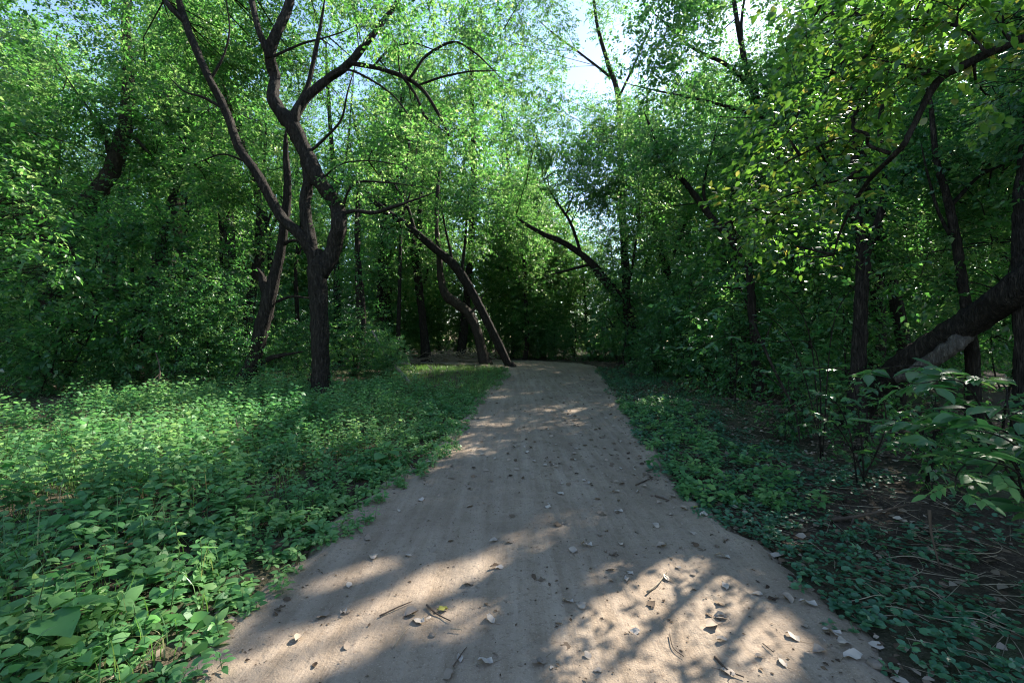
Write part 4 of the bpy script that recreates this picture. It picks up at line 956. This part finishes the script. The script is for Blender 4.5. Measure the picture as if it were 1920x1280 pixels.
# ------------------------------------------------------------------ shrubs with large compound leaves on the right
SL = leaf_protos(LEAF_DK, [.1, .3, .5, .65, .85], .5, .22, .1)
SLB = leaf_protos(WEED, [.5, .7, .9], .5, .22, .1)
def frond(root, org, B, d, ln, L, protos_, pairs_=3, stems=None):
    d = unit(np.asarray(d, float)); side = unit(np.cross(d, [0, 0, 1.])); up = np.cross(side, d)
    tip = B + d * ln - np.array([0, 0, .12 * ln])
    stems.append((B - org, tip - org, .0022, .0012))
    for j in range(pairs_):
        f = .4 + .6 * j / pairs_
        for s in (-1, 1):
            leaf_obj(protos_[rw.integers(0, len(protos_))], root, B * (1 - f) + tip * f - org, d * .55 + side * s + rw.normal(0, .12, 3) - [0, 0, .12], unit(up + rw.standard_normal(3) * .22), L * rw.uniform(.75, 1.1))
    leaf_obj(protos_[rw.integers(0, len(protos_))], root, tip - org, d + rw.normal(0, .12, 3) - [0, 0, .15], unit(up + rw.standard_normal(3) * .2), L * 1.15)
def compound_shrub(label, base_xy, shoots, L, protos_, ln=.2, step=.16, pairs_=3):
    X, Y = base_xy; org = np.array([X, Y, float(gz(X, Y))]); root = link('compound_leaf_shrub', None, label=label, cat='shrub', loc=org)
    stems = []
    for sh in shoots:
        pts = [org + rw.normal(0, .03, 3) * [1, 1, 0] - [0, 0, .04]] + [at(*q) for q in sh]
        c = catmull(np.array(pts), 6)
        link('branch', mesh_from('branch', [tube(np.array(pts) - org, np.linspace(.009, .0025, len(pts)), 6, 6, .06)], BARK), root)
        acc = 0; sgn = 1
        for i in range(len(c) // 5, len(c)):
            acc += np.linalg.norm(c[i] - c[i - 1])
            if acc > step or i == len(c) - 1:
                acc = 0; t = unit(c[i] - c[i - 1]); s = unit(np.cross(t, [0, 0, 1.]))
                frond(root, org, c[i], t * .5 + s * sgn * .9 + rw.normal(0, .2, 3) + [0, 0, .1], ln * rw.uniform(.8, 1.2), L, protos_, pairs_, stems); sgn = -sgn
    st = np.array([s[0] for s in stems]), np.array([s[1] for s in stems])
    link('leaf_stalks', mesh_from('leaf_stalks', [sticks(st[0], st[1], .0022, .0012)], GREENSTEM), root, kind='stuff')
compound_shrub('arching shrub with broad dark compound leaves below the leaning log', (4.1, 3.25), [[(1800, 760, 3.4), (1740, 690, 3.5), (1640, 690, 3.6)], [(1850, 780, 3.1), (1800, 715, 3.0), (1710, 720, 2.9)], [(1900, 800, 3.0), (1880, 720, 3.1), (1780, 700, 3.2)], [(1920, 850, 2.9), (1850, 800, 2.8), (1720, 810, 2.8)]], .135, SL, .22, .15)
compound_shrub('shrub with large drooping leaves at the dark lower right', (3.75, 2.6), [[(1960, 900, 2.6), (1880, 820, 2.55), (1760, 800, 2.5)], [(1990, 860, 2.6), (1960, 760, 2.6), (1870, 790, 2.45)], [(1940, 950, 2.6), (1900, 880, 2.4), (1790, 850, 2.4)]], .125, SL, .2, .13)
compound_shrub('shrub whose bright green leaf tips hang over the stick in the litter', (3.55, 2.75), [[(1900, 900, 2.75), (1860, 840, 2.7), (1800, 880, 2.6), (1790, 915, 2.55)], [(1930, 920, 2.7), (1890, 860, 2.65), (1850, 890, 2.55)]], .075, SLB, .13, .09)
compound_shrub('small-leaved shrub reaching toward the path with light leaf ends', (3.75, 4.9), [[(1590, 800, 4.8), (1550, 740, 4.7), (1500, 770, 4.5)], [(1610, 780, 4.9), (1590, 700, 4.8), (1530, 690, 4.6), (1460, 700, 4.5)], [(1600, 850, 4.8), (1560, 790, 4.6), (1520, 800, 4.4)], [(1660, 800, 4.6), (1640, 720, 4.5), (1580, 740, 4.3)]], .075, SL + SLB[:1], .15, .12)
compound_shrub('tall shrub with layered sprays of pointed leaves beside the double trunk', (4.3, 6.3), [[(1500, 680, 6.2), (1450, 600, 6.0), (1380, 570, 5.8), (1310, 590, 5.7)], [(1520, 640, 6.2), (1480, 560, 6.1), (1420, 530, 5.9), (1360, 550, 5.8)], [(1530, 660, 6.3), (1450, 640, 6.0), (1370, 630, 5.8), (1310, 650, 5.6)], [(1560, 620, 6.2), (1600, 540, 6.0), (1660, 500, 5.6), (1720, 490, 5.4)]], .09, SL, .19, .17)

# ------------------------------------------------------------------ overhanging branch, upper right
tr = pixel_tree('overhanging_tree', 'tree reaching a long bare branch with yellowing leaves over the path', 2.9,
    [(2430, 1000, 90, 2.9), (2420, 700, 80, 2.9), (2400, 300, 70, 2.9), (2380, 0, 60, 2.9), (2350, -300, 50, 2.9), (2300, -700, 36, 2.9)],
    [[(2385, 60, 34, 2.9), (2150, -30, 24, 2.95), (2020, 20, 19, 3.0), (1930, 65, 16, 3.0), (1870, 90, 15, 3.0), (1820, 115, 15, 3.05), (1780, 137, 14, 3.1), (1740, 190, 11, 3.2), (1700, 250, 10, 3.3), (1668, 288, 10, 3.4), (1635, 335, 8, 3.6), (1605, 385, 6, 3.8), (1575, 440, 4, 4.0)],
     [(1670, 288, 7, 3.4), (1630, 272, 6, 3.45), (1608, 262, 6, 3.5), (1600, 240, 5, 3.5), (1620, 200, 4, 3.5), (1645, 150, 3, 3.5)], [(1605, 255, 4, 3.5), (1550, 270, 3, 3.6), (1480, 300, 3, 3.8), (1420, 340, 2, 4.0)],
     [(1640, 330, 5, 3.6), (1560, 340, 4, 3.8), (1470, 370, 3, 4.0), (1390, 410, 2, 4.2)], [(1770, 140, 5, 3.1), (1700, 120, 4, 3.3), (1620, 110, 3, 3.5), (1540, 150, 2, 3.8)], [(1850, 100, 6, 3.0), (1790, 50, 5, 3.1), (1700, 20, 4, 3.3), (1620, 20, 3, 3.5)]],
    [(at(x, y, Y), r) for x, y, Y, r in [(1640, 60, 3.5, .35), (1560, 130, 3.7, .35), (1500, 210, 3.8, .35), (1450, 290, 4.0, .32), (1400, 380, 4.2, .3), (1380, 440, 4.3, .26), (1560, 260, 3.7, .3), (1520, 330, 3.8, .3), (1470, 400, 4.0, .26), (1640, 180, 3.5, .3), (1720, 60, 3.3, .32), (1800, 20, 3.1, .3), (1700, 150, 3.3, .26), (1880, 20, 3.0, .28), (1600, 20, 3.6, .35), (1740, -30, 3.3, .35), (1520, 60, 3.9, .35), (1850, 180, 3.3, .25), (1600, 330, 3.8, .22), (1518, 440, 5.2, .5), (1470, 420, 5.0, .42), (1565, 400, 5.2, .42), (1500, 480, 5.3, .35)]],
    L=.062, mat=LEAF_YEL, dens=1.1, shape='oval', jitter=.45)
OL = leaf_protos(LEAF_YEL, [.15, .35, .5, .65, .8, .97], .6, .15, .08)
org = np.array(tr.location)
for k in range(270):
    t = rw.random(); c = np.array([1420, 400]) * (1 - t) + np.array([1820, 40]) * t; px, py = c + rw.normal(0, 55, 2) + np.array([-30, -25]); Yd = 4.0 * (1 - t) + 3.0 * t + rw.normal(0, .15)
    leaf_obj(OL[rw.integers(0, 6)], tr, at(px, py, Yd) - org, unit([rw.normal(-.6, .5), rw.normal(-.2, .6), rw.normal(-.35, .3)]), unit(rw.standard_normal(3) * .45 + [0, 0, 1]), rw.uniform(.05, .085))
